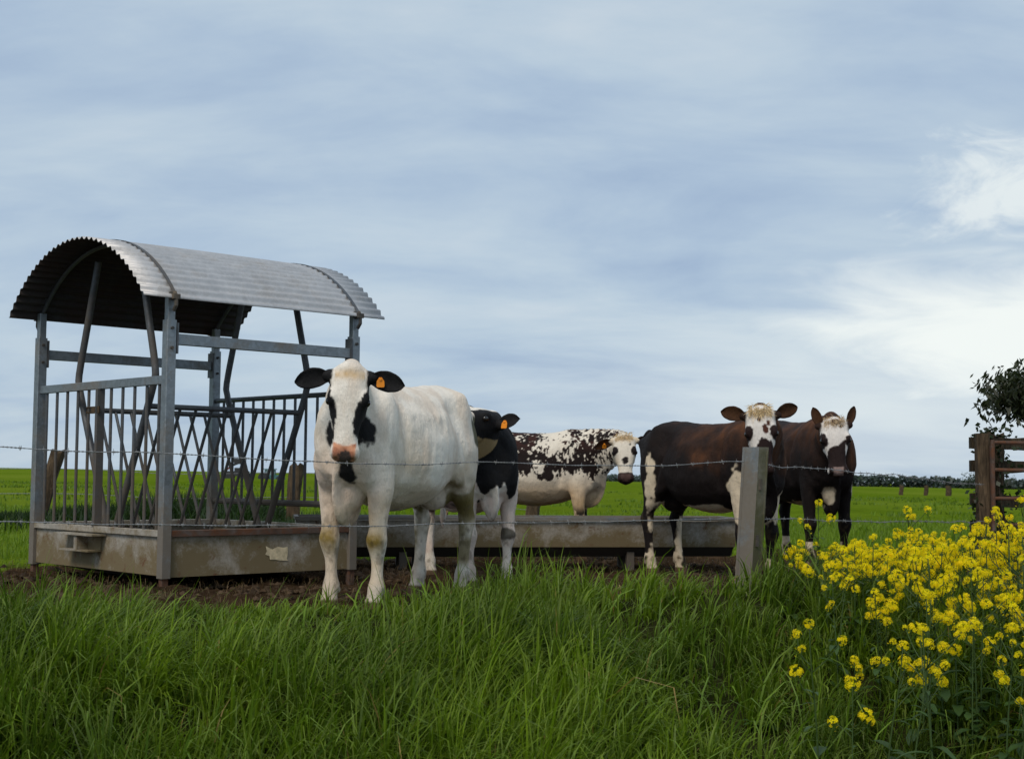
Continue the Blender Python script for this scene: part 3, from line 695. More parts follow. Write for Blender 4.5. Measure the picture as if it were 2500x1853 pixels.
def wood_mat(name, c1=(0.16, 0.105, 0.06), c2=(0.075, 0.05, 0.03), grain=(3, 3, 26)):
    m = bpy.data.materials.new(name); nt = nt_new(m); b = NB(nt)
    tc = b.n('ShaderNodeTexCoord'); O = tc.outputs['Object']
    n = b.noise(5.0, 6.0, b.mapping(O, scale=(grain[2] / grain[0], grain[2] / grain[1], 1.0)), 0.65, 1.0); n2 = b.noise(7.0, 5.0, O, 0.6)
    c = b.mix(b.ramp(n, [(0.35, 0.0), (0.65, 1.0)]), c2, c1); c = b.mix(1.0, c, b.ramp(n2, [(0.3, 0.6), (0.7, 1.25)]), 'MULTIPLY')
    p = b.n('ShaderNodeBsdfPrincipled'); b.link(c, p.inputs['Base Color']); p.inputs['Roughness'].default_value = 0.9; p.inputs['Specular IOR Level'].default_value = 0.2
    bp = b.n('ShaderNodeBump'); bp.inputs['Strength'].default_value = 0.8; bp.inputs['Distance'].default_value = 0.015
    b.link(n, bp.inputs['Height']); b.link(bp.outputs[0], p.inputs['Normal'])
    o = b.n('ShaderNodeOutputMaterial'); b.link(p.outputs[0], o.inputs[0])
    return m
M_WOOD = wood_mat('weathered_wood', (0.125, 0.085, 0.05), (0.04, 0.028, 0.017))
M_WOODD = wood_mat('dark_mossy_wood', (0.075, 0.058, 0.036), (0.028, 0.022, 0.014))
M_WOODH = wood_mat('dark_mossy_rail', (0.075, 0.058, 0.036), (0.028, 0.022, 0.014))

# ================================================================== ground sheet
def mud_mask(x, y):
    """1 where cattle have trodden the paddock to mud"""
    p = np.stack([x, y, 0 * x], 1)
    e = (fbm(p * 1.4, 5, 51) - .5) * 2.6
    far = 11.9 + np.clip((x + 4.3) * 0.75, -.6, 3.6) + .5 * np.clip(x - .8, 0, 9) + e * .9
    m = sstep(.25, -.25, y - far)
    near = 8.75 + 0.16 * x + 0.25 * np.sin(x * 0.9 + 1.0) + e * .25
    return m * sstep(-.15, .2, y - near)
def ground_sheet():
    xs = np.concatenate([-np.geomspace(1500, 9.2, 26), np.arange(-9, 9.01, .09), np.geomspace(9.2, 1500, 26)])
    ys = np.concatenate([np.linspace(-40, 3, 12), np.arange(3.2, 17.5, .08), np.geomspace(17.6, 2600, 46)])
    X, Y = np.meshgrid(xs, ys); x, y = X.ravel(), Y.ravel()
    z = ground_z(x, y); p = np.stack([x, y, 0 * x], 1); mm = mud_mask(x, y)
    near = sstep(60, 20, y) * sstep(40, 12, np.abs(x))
    z = z + mm * ((fbm(p * 3.2, 4, 61) - .5) * .14 + (fbm(p * 9, 3, 63) - .5) * .08 - .02) + (1 - mm) * near * (fbm(p * 1.2, 3, 65) - .5) * .05
    z = z + sstep(16, 30, y) * sstep(70, 30, y) * (fbm(p * .8, 2, 67) - .5) * .05
    far = np.clip(y - 120, 0, None); z = z - 0.00035 * far ** 1.15 * 1.2
    V = np.stack([x, y, z], 1); nx, ny = len(xs), len(ys)
    i = np.arange(nx * ny).reshape(ny, nx); Fq = np.stack([i[:-1, :-1], i[:-1, 1:], i[1:, 1:], i[1:, :-1]], -1).reshape(-1, 4)
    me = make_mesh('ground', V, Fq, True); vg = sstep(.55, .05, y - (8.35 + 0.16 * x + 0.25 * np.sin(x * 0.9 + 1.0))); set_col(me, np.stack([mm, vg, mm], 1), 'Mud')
    m = bpy.data.materials.new('ground'); nt = nt_new(m); b = NB(nt)
    g = b.n('ShaderNodeNewGeometry'); P = g.outputs['Position']
    n1 = b.noise(0.35, 5.0, P, 0.6); n2 = b.noise(2.6, 6.0, P, 0.65); n3 = b.noise(16.0, 5.0, P, 0.7); n4 = b.noise(0.06, 4.0, b.mapping(P, scale=(1, .25, 1)), 0.6)
    gr = b.mix(b.ramp(n2, [(0.3, 0.0), (0.7, 1.0)]), (0.058, 0.110, 0.005), (0.130, 0.195, 0.010))
    gr = b.mix(1.0, gr, b.ramp(b.math('ADD', b.math('MULTIPLY', n1, .5), b.math('MULTIPLY', n3, .5)), [(0.3, 0.72), (0.7, 1.28)]), 'MULTIPLY')
    gr = b.mix(b.math('MULTIPLY', b.ramp(n4, [(0.4, 0.0), (0.65, 1.0)]), 0.45), gr, (0.19, 0.235, 0.03))
    mud = b.mix(b.ramp(n2, [(0.3, 0.0), (0.7, 1.0)]), (0.022, 0.014, 0.009), (0.070, 0.043, 0.025))
    st = b.ramp(b.noise(34.0, 4.0, b.mapping(P, scale=(1, .35, 1), rot=(0, 0, .5)), 0.7, 1.5), [(0.58, 0.0), (0.68, 1.0)])
    mud = b.mix(b.math('MULTIPLY', st, 0.45), mud, (0.17, 0.115, 0.06))
    vc = b.n('ShaderNodeVertexColor', layer_name='Mud'); ms = b.n('ShaderNodeSeparateColor'); b.link(vc.outputs[0], ms.inputs[0])
    mk = b.ramp(b.math('ADD', ms.outputs[0], b.math('MULTIPLY', b.math('SUBTRACT', n3, .5), .7)), [(0.4, 0.0), (0.6, 1.0)])
    c = b.mix(mk, gr, mud)
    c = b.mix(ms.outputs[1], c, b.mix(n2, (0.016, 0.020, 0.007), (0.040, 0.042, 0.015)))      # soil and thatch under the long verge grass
    p = b.n('ShaderNodeBsdfPrincipled'); b.link(c, p.inputs['Base Color']); p.inputs['Roughness'].default_value = 1.0; p.inputs['Specular IOR Level'].default_value = 0.0
    bp = b.n('ShaderNodeBump'); bp.inputs['Strength'].default_value = 0.9; bp.inputs['Distance'].default_value = 0.05
    b.link(b.math('ADD', n3, b.math('MULTIPLY', n2, .6)), bp.inputs['Height']); b.link(bp.outputs[0], p.inputs['Normal'])
    o = b.n('ShaderNodeOutputMaterial'); b.link(p.outputs[0], o.inputs[0])
    return tag(obj('ground', me, m), 'green pasture with trodden brown mud around the feeders', None, None, 'structure')
ground_sheet()

# ================================================================== covered feeder
FX, FY, FYAW, FL, FW = -2.444, 9.982, R(43.66), 1.639, 2.036
Z_RIM, Z_EAVE, Z_BEAM, Z_ER = 0.428, 2.08, 1.795, 1.504
feeder = empty('covered_hay_feeder', (FX, FY, 0.0), FYAW)
tag(feeder, 'galvanised steel hay feeder with a curved corrugated roof over barred sides', 'feeder')
def gloc(s, t):
    c, q = math.cos(FYAW), math.sin(FYAW)
    return gz(FX + c * s - q * t, FY + q * s + c * t)
# local frame: +x along the ridge, +y from the near corner to the left corner
for (s, t) in ((0, 0), (FL, 0), (0, FW), (FL, FW)):
    m = MB(); m.bar((s, t, .10), (s, t, 1.93), .074, .074, up=(0, 1, 0)); po = m.build('corner_post', M_GALV, feeder)
    m = MB(); m.bar((s, t, 1.90), (s, t, Z_EAVE + .05), .056, .056, up=(0, 1, 0)); m.build('inner_tube', M_GALV, po)
    m = MB(); m.bar((s, t, gloc(s, t) - .08), (s, t, .16), .050, .050, up=(0, 1, 0)); m.build('foot', M_RUSTY, po)
    m = MB(); oy = .045 if t == 0 else -.045
    m.box((s + (.045 if s == 0 else -.045), t, 1.80), (.012, .085, .22)); m.build('clamp_plate', M_GALVD, po)
    
    for zb in (1.87, 1.73): m = MB(); m.tube([(s, t - .05, zb), (s, t + .05, zb)], .012, 6); m.build('bolt', M_BRACK, po)
for t in (0, FW):
    m = MB(); m.bar((.038, t, Z_BEAM), (FL - .038, t, Z_BEAM), .05, .078); m.build('side_beam', M_GALV, feeder)
# roof
OV = 0.25; SAG = .52; half = FW / 2 + .07; RAD = (half ** 2 + SAG ** 2) / (2 * SAG); ANG = math.asin(half / RAD); RC0 = Z_EAVE + SAG - RAD
def roof_pt(a, r): return FW / 2 + r * math.sin(a), RC0 + r * math.cos(a)
def roof_sheet(x0, x1, a0, a1, dr):
    n = 300; A = np.linspace(a0, a1, n); V = []; arc = RAD
    for layer in (0, 1):
        for x in np.linspace(x0, x1, 9):
            for a in A:
                r = RAD + dr + .0105 * math.sin(a * arc * 2 * math.pi / .078) + (.0022 if layer else 0) + .003 * math.sin(x * 2.3 + a * 2)
                y, z = roof_pt(a, r); V.append((x, y, z))
    F = []; k = 9 * n
    for i in range(8):
        for j in range(n - 1):
            q = i * n + j; F.append((q, q + n, q + n + 1, q + 1)); F.append((k + q, k + q + 1, k + q + n + 1, k + q + n))
    for j in range(n - 1): F.append((j, j + 1, k + j + 1, k + j)); q = 8 * n + j; F.append((q, k + q, k + q + 1, q + 1))
    for i in range(8): q = i * n; F.append((q, k + q, k + q + n, q + n)); q = i * n + n - 1; F.append((q, q + n, k + q + n, k + q))
    me = make_mesh('roof_sheet', np.array(V), F, True); me.materials.append(M_ROOF); me.materials.append(M_ROOFSHADE)
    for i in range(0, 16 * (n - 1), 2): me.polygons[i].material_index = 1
    return me
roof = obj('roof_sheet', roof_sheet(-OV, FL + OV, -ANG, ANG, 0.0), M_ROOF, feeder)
for s in (0.0, FL):
    m = MB(); pts_o = []; V = []; nA = 60
    for a in np.linspace(-ANG * 1.0, ANG * 1.0, nA):
        for dx in (-.014, .014):
            for r in (RAD + .0125, RAD + .0165): y, z = roof_pt(a, r); V.append((s + dx, y, z))
    F = []
    for i in range(nA - 1):
        q = i * 4; F += [(q, q + 4, q + 6, q + 2), (q + 1, q + 3, q + 7, q + 5), (q, q + 1, q + 5, q + 4), (q + 2, q + 6, q + 7, q + 3)]
    m.add(V, F); st = m.build('roof_strap', M_GALVD, roof)  # dark steel colour stands in for the shadow gaps beneath the strap
    for sg in (-1, 1):
        y, z = roof_pt(sg * ANG, RAD); m = MB()
        m.tube([(s, y - sg * .01, z + .045), (s, y + sg * .01, z + .01), (s, y + sg * .012, z - .05), (s, y - sg * .02, z - .085)], .014, 7)
        m.box((s, y + sg * .006, z + .012), (.055, .035, .035)); m.build('strap_bracket', M_BRACK, st)
    m = MB(); m.tube([(s, roof_pt(a, RAD - .03)[0], roof_pt(a, RAD - .03)[1]) for a in np.linspace(-ANG * .985, ANG * .985, 24)], .016, 7); m.build('roof_hoop', M_GALVD, feeder, True)
# near end panel: flat rail, bars, middle post with latch
m = MB(); m.bar((0, .037, Z_ER), (0, FW - .037, Z_ER), .040, .062); m.build('end_rail', M_GALV, feeder)
pxs = [118, 143, 165, 188, 212, 267, 292, 320, 352, 377]
for k, t in enumerate(np.linspace(.115, FW - .14, 11)[::-1]):
    if k == 5:
        m = MB(); m.bar((0, t, Z_RIM), (0, t, Z_ER - .03), .038, .062); mp = m.build('middle_post', M_GALVD, feeder)
        m = MB(); m.box((-.026, t + .02, 1.315), (.010, .13, .055)); m.tube([(-.03, t + .08, 1.335), (-.03, t + .15, 1.335), (-.03, t + .15, 1.295), (-.03, t + .08, 1.295)], .008, 6); m.build('latch', M_WOOD, mp)
        continue
    m = MB(); m.tube([(0, t, Z_RIM - .01), (0, t + .003, Z_ER - .03)], .0125, 8); m.build('end_bar', M_GALVD, feeder, True)
# far end panel of round tube
m = MB(); m.tube([(FL, .037, Z_ER - .02), (FL, FW - .037, Z_ER - .02)], .021, 8); m.build('end_rail', M_GALVD, feeder, True)
m = MB(); m.tube([(FL, .037, .60), (FL, FW - .037, .60)], .026, 8); m.build('end_rail', M_GALVD, feeder, True)
for t in np.linspace(.16, FW - .16, 12):
    m = MB(); m.tube([(FL, t, .60), (FL, t, Z_ER - .03)], .0125, 7); m.build('end_bar', M_GALVD, feeder, True)
# V-shaped hay rack: bent hoops, rails, slanting bars
CT = FW / 2
def rack_pt(sg, z):       # half profile of the rack, centre line out to the bend and back to the roof
    return CT + sg * np.interp(z, [.40, 1.50, 1.62, 2.60], [.06, .585, .60, .30])
SN, SFAR = .13, FL - .14
for s in (SN, SFAR):
    for sg in (-1, 1):
        zs = [.40, .9, 1.40, 1.52, 1.62, 2.0, 2.5]; pts = [(s, rack_pt(sg, z), z) for z in zs]
        m = MB(); m.tube(crom(pts, 3), .0275, 10); m.build('rack_hoop', M_GALVD, feeder, True)
ZR = 1.335
for sg in (-1, 1):
    yy = rack_pt(sg, ZR); m = MB(); m.tube([(SN, yy, ZR), (SFAR, yy, ZR)], .021, 8); rl = m.build('rack_rail', M_GALVD, feeder, True)
    for s in np.linspace(SN, SFAR, 11)[1:-1]:
        m = MB(); m.tube([(s, yy, ZR), (s, rack_pt(sg, .42), .42)], .0125, 7); m.build('rack_bar', M_GALVD, feeder, True)
# hopper trough with a keel-shaped bottom
TI = .02
def wall(p0, p1, nrm, name, mat, zt=Z_RIM - .04, zb=.10):
    m = MB(); p0, p1 = np.array(p0), np.array(p1); nrm = np.array(nrm)
    V = []
    for z, off in ((zt, 0), (zb, .0)):
        for p in (p0, p1):
            for th in (0, .006): V.append((*(p + nrm * (off + th)), z))
    m.add(V, [(0, 2, 6, 4), (1, 5, 7, 3), (0, 1, 3, 2), (4, 6, 7, 5), (0, 4, 5, 1), (2, 3, 7, 6)])
    return m.build(name, mat, feeder)
wall((0, .03), (0, FW - .03), (-1, 0), 'trough_end', M_TROUGH, zb=.115)
side_w = wall((.03, 0), (FL - .03, 0), (0, -1), 'trough_side', M_TROUGH, zb=.105)
wall((FL, .03), (FL, FW - .03), (1, 0), 'trough_end', M_TROUGH)
wall((.03, FW), (FL - .03, FW), (0, 1), 'trough_side', M_TROUGH)
for a, b_ in (((0, .03), (0, FW - .03)), ((FL, .03), (FL, FW - .03)), ((.03, 0), (FL - .03, 0)), ((.03, FW), (FL - .03, FW))):
    m = MB(); m.bar((*a, Z_RIM - .015), (*b_, Z_RIM - .015), .062, .046); m.build('trough_rim', M_RUSTY if a[1] == 0 and a[0] > 0 else M_TROUGH, feeder)
m = MB(); c = (FL / 2, FW / 2, .02); m.add([(.03, .03, .113), (FL - .03, .03, .103), (FL - .03, FW - .03, .103), (.03, FW - .03, .113), (.25, CT, .05), (FL - .25, CT, .05)], [(0, 4, 5, 1), (1, 5, 2), (2, 5, 4, 3), (3, 4, 0)]); m.build('trough_bottom', M_UNDER, feeder)
m = MB(); m.box((-.065, FW * .56, Z_RIM - .055), (.13, .62, .012)); m.box((-.06, FW * .555, Z_RIM - .175), (.12, .46, .012)); m.box((-.012, FW * .55, Z_RIM - .115), (.012, .44, .106)); m.box((-.062, FW * .55, Z_RIM - .115), (.10, .05, .106)); m.build('hitch_bracket', M_TROUGH, feeder)
# torn paper label on the side of the trough
M_PAPER = simple_mat('torn_paper', (0.62, 0.52, 0.34), 0.85, 0, 0.2, 26, 0.4)
rr = np.random.default_rng(3); P = []
for u, v in ((0, 0), (.3, .06), (.55, 0), (.8, .05), (1, 0), (1.02, .4), (.98, .8), (1.04, 1), (.7, .96), (.45, 1.02), (.2, .9), (.18, .62), (-.02, .5), (.05, .25)):
    P.append((.845 + u * .195, -.0095, .295 - v * .105 + .004 * rr.normal()))
m = MB(); m.add(P + [(x, y + .001, z) for x, y, z in P], [tuple(range(len(P)))]); m.build('paper_label', M_PAPER, side_w)

# ================================================================== long feed trough
A0, A1 = np.array((-1.88, 12.42)), np.array((2.10, 13.12)); LT = np.linalg.norm(A1 - A0); YT = math.atan2(*(A1 - A0)[::-1])
tr = empty('long_feed_trough', (A0[0], A0[1], 0), YT); tag(tr, 'long low steel feed trough on short legs behind the cows', 'trough')
ZT, WT = .455, .56
def trsec(name, pr, mat, x0=0, x1=LT):
    m = MB(); n = len(pr); V = [(x, y, z) for x in (x0, x1) for y, z in pr]
    m.add(V, [(i, (i + 1) % n, n + (i + 1) % n, n + i) for i in range(n)] + [tuple(range(n))[::-1], tuple(range(n, 2 * n))]); return m.build(name, mat, tr)
trsec('front_panel', [(.012, ZT - .02), (.02, ZT - .022), (.055, .20), (.047, .198)], M_TROUGH)
trsec('back_panel', [(WT - .012, ZT - .02), (WT - .02, ZT - .022), (WT - .055, .20), (WT - .047, .198)][::-1], M_TROUGH)
trsec('hull', [(.050, .206), (.056, .206), (.17, .115), (WT - .17, .115), (WT - .056, .206), (WT - .050, .206), (WT - .165, .105), (.165, .105)], M_UNDER, .01, LT - .01)
for yy in (0, WT): m = MB(); m.bar((-.02, yy, ZT), (LT + .02, yy, ZT), .036, .030); m.build('rim', M_GALV, tr)
for xx in (0, LT):
    m = MB(); m.bar((xx, .018, ZT), (xx, WT - .018, ZT), .036, .030, ); m.build('rim', M_GALV, tr)
    m = MB(); dx = .006; V = [(xx + d, y, z) for d in (-dx, dx) for y, z in ((.016, ZT - .016), (WT - .016, ZT - .016), (WT - .17, .11), (.17, .11))]
    m.add(V, [(0, 1, 2, 3), (7, 6, 5, 4), (0, 4, 5, 1), (1, 5, 6, 2), (2, 6, 7, 3), (3, 7, 4, 0)]); m.build('end_plate', M_TROUGH, tr)
for s in (.95, 1.1, 3.05):
    for y in (.12, WT - .12):
        g0 = gz(A0[0] + math.cos(YT) * s, A0[1] + math.sin(YT) * s)
        m = MB(); m.bar((s, y, g0 - .06), (s, y, .15), .07, .055, up=(0, 1, 0)); m.build('leg', M_GALVD, tr)

# ================================================================== near fence
def fence_corner_post():
    base = np.array((1.595, 9.52, -.25)); top = np.array((1.675, 9.52, 1.052)); o = empty('fence_corner_post', tuple(base)); tag(o, 'folded galvanised steel fence post standing in the grass before the brown cow', 'fence post')
    h = top - base
    def flange(dirv, wdt, lip, mat, name):
        d = np.array((*dirv, 0.)); nrm = np.array((d[1], -d[0], 0)); nrm = nrm if nrm[1] > 0 else -nrm; th = .004
        pr = [(0, 0), (wdt, 0), (wdt, lip), (wdt - th, lip), (wdt - th, th), (th * .3, th)]
        m = MB(); V = [d * a + nrm * q + e for e in (np.zeros(3), h) for a, q in pr]
        m.add(V, [(i, (i + 1) % 6, 6 + (i + 1) % 6, 6 + i) for i in range(6)] + [(5, 4, 1, 0), (4, 3, 2, 1), (6, 7, 10, 11), (7, 8, 9, 10)])
        # pressed stiffening rib near the free edge
        m.tube([d * (wdt - .018) + e + h * k for e, k in ((np.array((0, 0, 0)) - nrm * .001, .0), (np.array((0, 0, 0)) - nrm * .001, .985))], .0035, 6)
        return m.build(name, mat, o)
    f1 = flange((-.76, .65), .128, .03, M_GALV, 'flange'); f2 = flange((.70, .714), .116, .03, M_FLANGE_SHADE, 'flange')
    for z in (.80, .42):
        q = np.array((.028, .030, .0)) + h * ((z + .25) / 1.302); m = MB(); m.box(q + np.array((.0, -.006, 0)), (.030, .012, .075), rotm('Z', 45)); m.build('wire_hook', M_BRACK, o)
fence_corner_post()
W_TL = [(-3.495, 6.87, 0.993), (-3.001, 7.122, 0.979), (-2.651, 7.3, 0.969), (-2.39, 7.434, 0.954), (-2.048, 7.608, 0.954), (-1.742, 7.765, 0.943), (-1.318, 7.981, 0.919), (-0.892, 8.198, 0.909), (-0.534, 8.381, 0.906), (-0.16, 8.572, 0.926), (0.06, 8.684, 0.923), (0.383, 8.849, 0.915), (0.934, 9.13, 0.916), (1.166, 9.249, 0.924), (1.56, 9.46, 0.957)]
W_BL = [(-3.482, 6.877, 0.603), (-2.64, 7.306, 0.58), (-1.897, 7.685, 0.56), (-1.312, 7.984, 0.552), (-0.8, 8.245, 0.545), (-0.361, 8.469, 0.555), (0.003, 8.655, 0.557), (0.934, 9.13, 0.562), (1.53, 9.45, 0.571)]
W_TR = [(1.74, 9.64, 0.930), (1.796, 9.717, 0.928), (2.348, 10.414, 0.913), (2.865, 11.065, 0.881), (3.439, 11.789, 0.849), (3.881, 12.346, 0.812), (4.219, 12.772, 0.801), (4.32, 12.88, .80)]
W_BR = [(1.70, 9.60, .567), (1.772, 9.687, 0.565), (2.168, 10.186, 0.545), (2.86, 11.059, 0.51), (4.211, 12.762, 0.462), (4.32, 12.88, .462)]
def barbed(pts, label, seed, r=.0021):
    P = np.array(pts); d = np.r_[0, np.cumsum(np.linalg.norm(np.diff(P, axis=0), axis=1))]; n = int(d[-1] / .02)
    q = np.stack([np.interp(np.linspace(0, d[-1], n), d, P[:, k]) for k in range(3)], 1)
    for _ in range(6): q[1:-1] = .25 * q[:-2] + .5 * q[1:-1] + .25 * q[2:]
    rr = np.random.default_rng(seed); q[:, 2] += .004 * np.interp(np.arange(n), np.arange(0, n + 12, 12), rr.normal(size=len(np.arange(0, n + 12, 12))))
    T = np.gradient(q, axis=0); T /= np.linalg.norm(T, axis=1)[:, None]; Nn = np.cross(T, (0, 0, 1.)); Nn /= np.linalg.norm(Nn, axis=1)[:, None]; Bn = np.cross(Nn, T)
    o = empty('barbed_wire', tuple(q[0])); tag(o, label, 'barbed wire', 'barbed wires of the near fence')
    q = q - q[0]
    for k in (0, 1):
        ph = np.arange(n) * .02 / .045 * 2 * math.pi + k * math.pi
        c = q + .0026 * (np.cos(ph)[:, None] * Nn + np.sin(ph)[:, None] * Bn); m = MB(); m.tube(c, r, 4); m.build('strand', M_WIRE, o, True)
    m = MB()
    for i in range(4, n - 2, 6):
        a0 = rr.uniform(0, 3.1)
        for k in range(2):
            a = a0 + k * 1.6; u = Nn[i] * math.cos(a) + Bn[i] * math.sin(a); t = T[i] * (.006 * k)
            m.tube([q[i] + t - u * .017, q[i] + t + u * .017], .0014, 4)
        m.tube([q[i] - T[i] * .006, q[i] + T[i] * .011], .0052, 5)
    b_ = m.build('barbs', M_WIRE, o); b_['kind'] = 'stuff'
barbed(W_TL, 'upper strand of barbed wire crossing in front of the white cow', 1)
barbed(W_BL, 'lower strand of barbed wire at knee height before the white cow', 2)
barbed(W_TR, 'upper barbed wire running from the steel post to the wooden gate', 3)
barbed(W_BR, 'lower barbed wire behind the yellow flowers, right of the steel post', 4)

# ================================================================== back fence: old timber posts
def timber_post(x, y, h, r, lean, label, seed, mat=M_WOOD):
    rr = np.random.default_rng(seed); z0 = gz(x, y); m = MB(); n = 12; rings = []
    for k, u in enumerate(np.linspace(0, 1, 9)):
        cx = lean[0] * u + .015 * math.sin(u * 5 + seed); cy = lean[1] * u; zz = -.15 + (h + .15) * u
        rings.append([(cx + r * (1 + .12 * math.sin(3 * a + seed + u * 4) + .05 * rr.normal()) * math.cos(a), cy + r * (1 + .1 * math.sin(2 * a + seed)) * math.sin(a), zz + (.035 * math.sin(a * 2 + seed) + .03 * rr.normal() if k == 8 else 0)) for a in np.linspace(0, 2 * math.pi, n, endpoint=False)])
    V, F = loft_rings(rings); m.add(V, F); o = m.build('timber_post', mat, None, True); o.location = (x, y, z0); tag(o, label, 'post', 'timber posts of the back fence'); return o
timber_post(-6.76, 20.0, 1.06, .10, (.35, 0), 'old timber post leaning right, seen through the left end of the feeder', 1)
timber_post(-3.13, 20.3, .92, .10, (.04, 0), 'upright timber post seen through the right end of the feeder', 2)
timber_post(.33, 20.6, .62, .10, (0, 0), 'short timber post seen below the belly of the speckled cow', 3)
for hh, nm in ((.80, 'upper'), (.45, 'lower')):
    pts = [(-14, 19.6, hh + .12), (-10, 19.8, hh + .02), (-6.55, 20.0, hh + .08), (-4.8, 20.15, hh + .02), (-3.1, 20.3, hh + .05), (-1.4, 20.45, hh), (.33, 20.6, hh * .75)]
    m = MB(); m.tube(crom(pts, 5), .004, 4); tag(m.build('fence_wire', M_WIRE, None, True), nm + ' plain wire strung between the far timber posts', 'wire', 'wires of the back fence')
# ---- far posts, hedge, trees
for k, (px, w_) in enumerate(((25.3, .16), (26.9, .16), (28.35, .22))):
    x, y = px, 91.5; o = timber_post(x, y, .62, w_ * .85, (.03, 0), ('leftmost of three far fence posts at the field edge', 'middle of three far fence posts at the field edge', 'rightmost and thickest of three far fence posts at the field edge')[k], 10 + k)
    o['group'] = 'far fence posts'
M_COAT = cow_material('cow_coat')
BK = BLACK * 1.4
DB = np.array((.026, .013, .009)); GI = np.array((.06, .026, .011))
build_cow('dairy_cow', 'white cow with black eye patches, facing the camera in front of the feeder', (-0.725, 9.33), (-0.44, -1.0), 1.035,
          (-0.962, 8.34, 1.462), (-0.03, -0.17, -1.0), (0.10, -1.0, 0.16), coat_white,
          [dict(dir=(1.0, -.02, -.10), face=(.15, -1, -.15), inner=BK, outer=BK, droop=.02), dict(dir=(-1.0, -.02, -.02), face=(-.1, -1, -.2), inner=BK, outer=BK, droop=.03)],
          hs=1.045, deep=.035, fat=.95, root_col=BK, legs={'hl': (-.05, -.05), 'fr': (.05, .06), 'fl': (.03, .0)}, tags=[(1, M_TAGO, .36, -.1)], mat=M_COAT)
build_cow('dairy_cow', 'black and white cow turning its head behind the white cow', (-0.34, 11.22), (0.31, -0.95), 0.93,
          (-0.145, 10.46, 1.275), (-0.62, -0.72, 0.05), (-0.05, -0.40, 0.9), coat_pied,
          [dict(dir=(.75, -.45, .22), face=(-.2, -.9, .3), inner=BK, outer=BK, droop=.0, len=.17, w=.052), dict(dir=(-.7, .5, .35), face=(-.3, -.6, .5), inner=BK, outer=BK)],
          hs=1.08, legs={'fl': (0, -.02), 'fr': (.08, 0)}, tags=[(1, M_TAGO, .4, .1)], mat=M_COAT, horn=True, neck_mid=(-.06, 0, -.10), neckw=.9, root_col=BK)
build_cow('dairy_cow', 'cream cow speckled dark brown, standing behind the long trough', (0.15, 14.28), (1.0, -0.13), 0.93,
          (1.095, 13.70, 1.225), (0.02, -0.35, -1.0), (-0.08, -1.0, 0.35), coat_speckled,
          [dict(dir=(.95, .2, .0), face=(.2, -1, -.1), inner=DB, outer=DB), dict(dir=(-.9, .1, -.12), face=(-.1, -.9, -.5), inner=GI, outer=DB, droop=.05)],
          hs=.88, hw_=1.14, deep=-.03, fat=.93, root_col=np.array((.7,.58,.42)), tags=[(-1, M_TAGO, .5, -.2)], mat=M_COAT, tufts=dict(n=320, len=.04, col=(.75, .58, .34), seed=4))
build_cow('dairy_cow', 'dark brown cow with white face, standing behind the steel fence post', (1.69, 12.08), (0.57, -0.82), 0.96,
          (1.93, 10.92, 1.36), (0.02, -0.20, -1.0), (-0.16, -1.0, 0.2), coat_brown('D'),
          [dict(dir=(.85, .1, .42), face=(.3, -1, -.2), inner=GI, outer=DB), dict(dir=(-.9, .1, .28), face=(-.3, -1, -.1), inner=GI, outer=DB)],
          hs=.98, hw_=1.07, root_col=DB, deep=.02, mat=M_COAT, tufts=dict(n=650, len=.048, col=(.80, .62, .36), seed=7))
build_cow('dairy_cow', 'darkest brown cow with white face and pricked ears, nearest the yellow flowers', (2.86, 14.1), (0.26, -0.97), 1.04,
          (2.93, 12.78, 1.355), (0.03, -0.24, -1.0), (-0.10, -1.0, 0.24), coat_brown('E'),
          [dict(dir=(.42, .05, .9), face=(.5, -1, .1), inner=GI, outer=DB, droop=-.02, w=.05, len=.185), dict(dir=(-.42, .05, .9), face=(-.4, -1, .1), inner=GI, outer=DB, droop=-.02, w=.05, len=.185)],
          hs=.95, hw_=1.2, root_col=DB, deep=.05, fat=1.12, mat=M_COAT, tufts=dict(n=420, len=.042, col=(.62, .46, .28), seed=9))
# ================================================================== leaf helpers
def foliage_mat(name, rough=0.6, trans=0.35, spec=0.3):
    m = bpy.data.materials.new(name); nt = nt_new(m); b = NB(nt)
    vc = b.n('ShaderNodeVertexColor', layer_name='Col')
    p = b.n('ShaderNodeBsdfPrincipled'); b.link(vc.outputs[0], p.inputs['Base Color']); p.inputs['Roughness'].default_value = rough; p.inputs['Specular IOR Level'].default_value = spec
    t = b.n('ShaderNodeBsdfTranslucent'); b.link(b.mix(1.0, vc.outputs[0], (1.25, 1.35, 0.8), 'MULTIPLY'), t.inputs[0])
    ms = b.n('ShaderNodeMixShader'); ms.inputs[0].default_value = trans; b.link(p.outputs[0], ms.inputs[1]); b.link(t.outputs[0], ms.inputs[2])
    o = b.n('ShaderNodeOutputMaterial'); b.link(ms.outputs[0], o.inputs[0])
    return m
M_GRASS = foliage_mat('grass_blades', 0.5, 0.32, 0.25)
M_LEAF = foliage_mat('leaves', 0.5, 0.25, 0.4)
M_PETAL = foliage_mat('petals', 0.6, 0.5, 0.1)
M_BARK = simple_mat('bark', (0.05, 0.038, 0.028), 0.9, 0, 0.2, 20, 0.4, 0.6, 30)

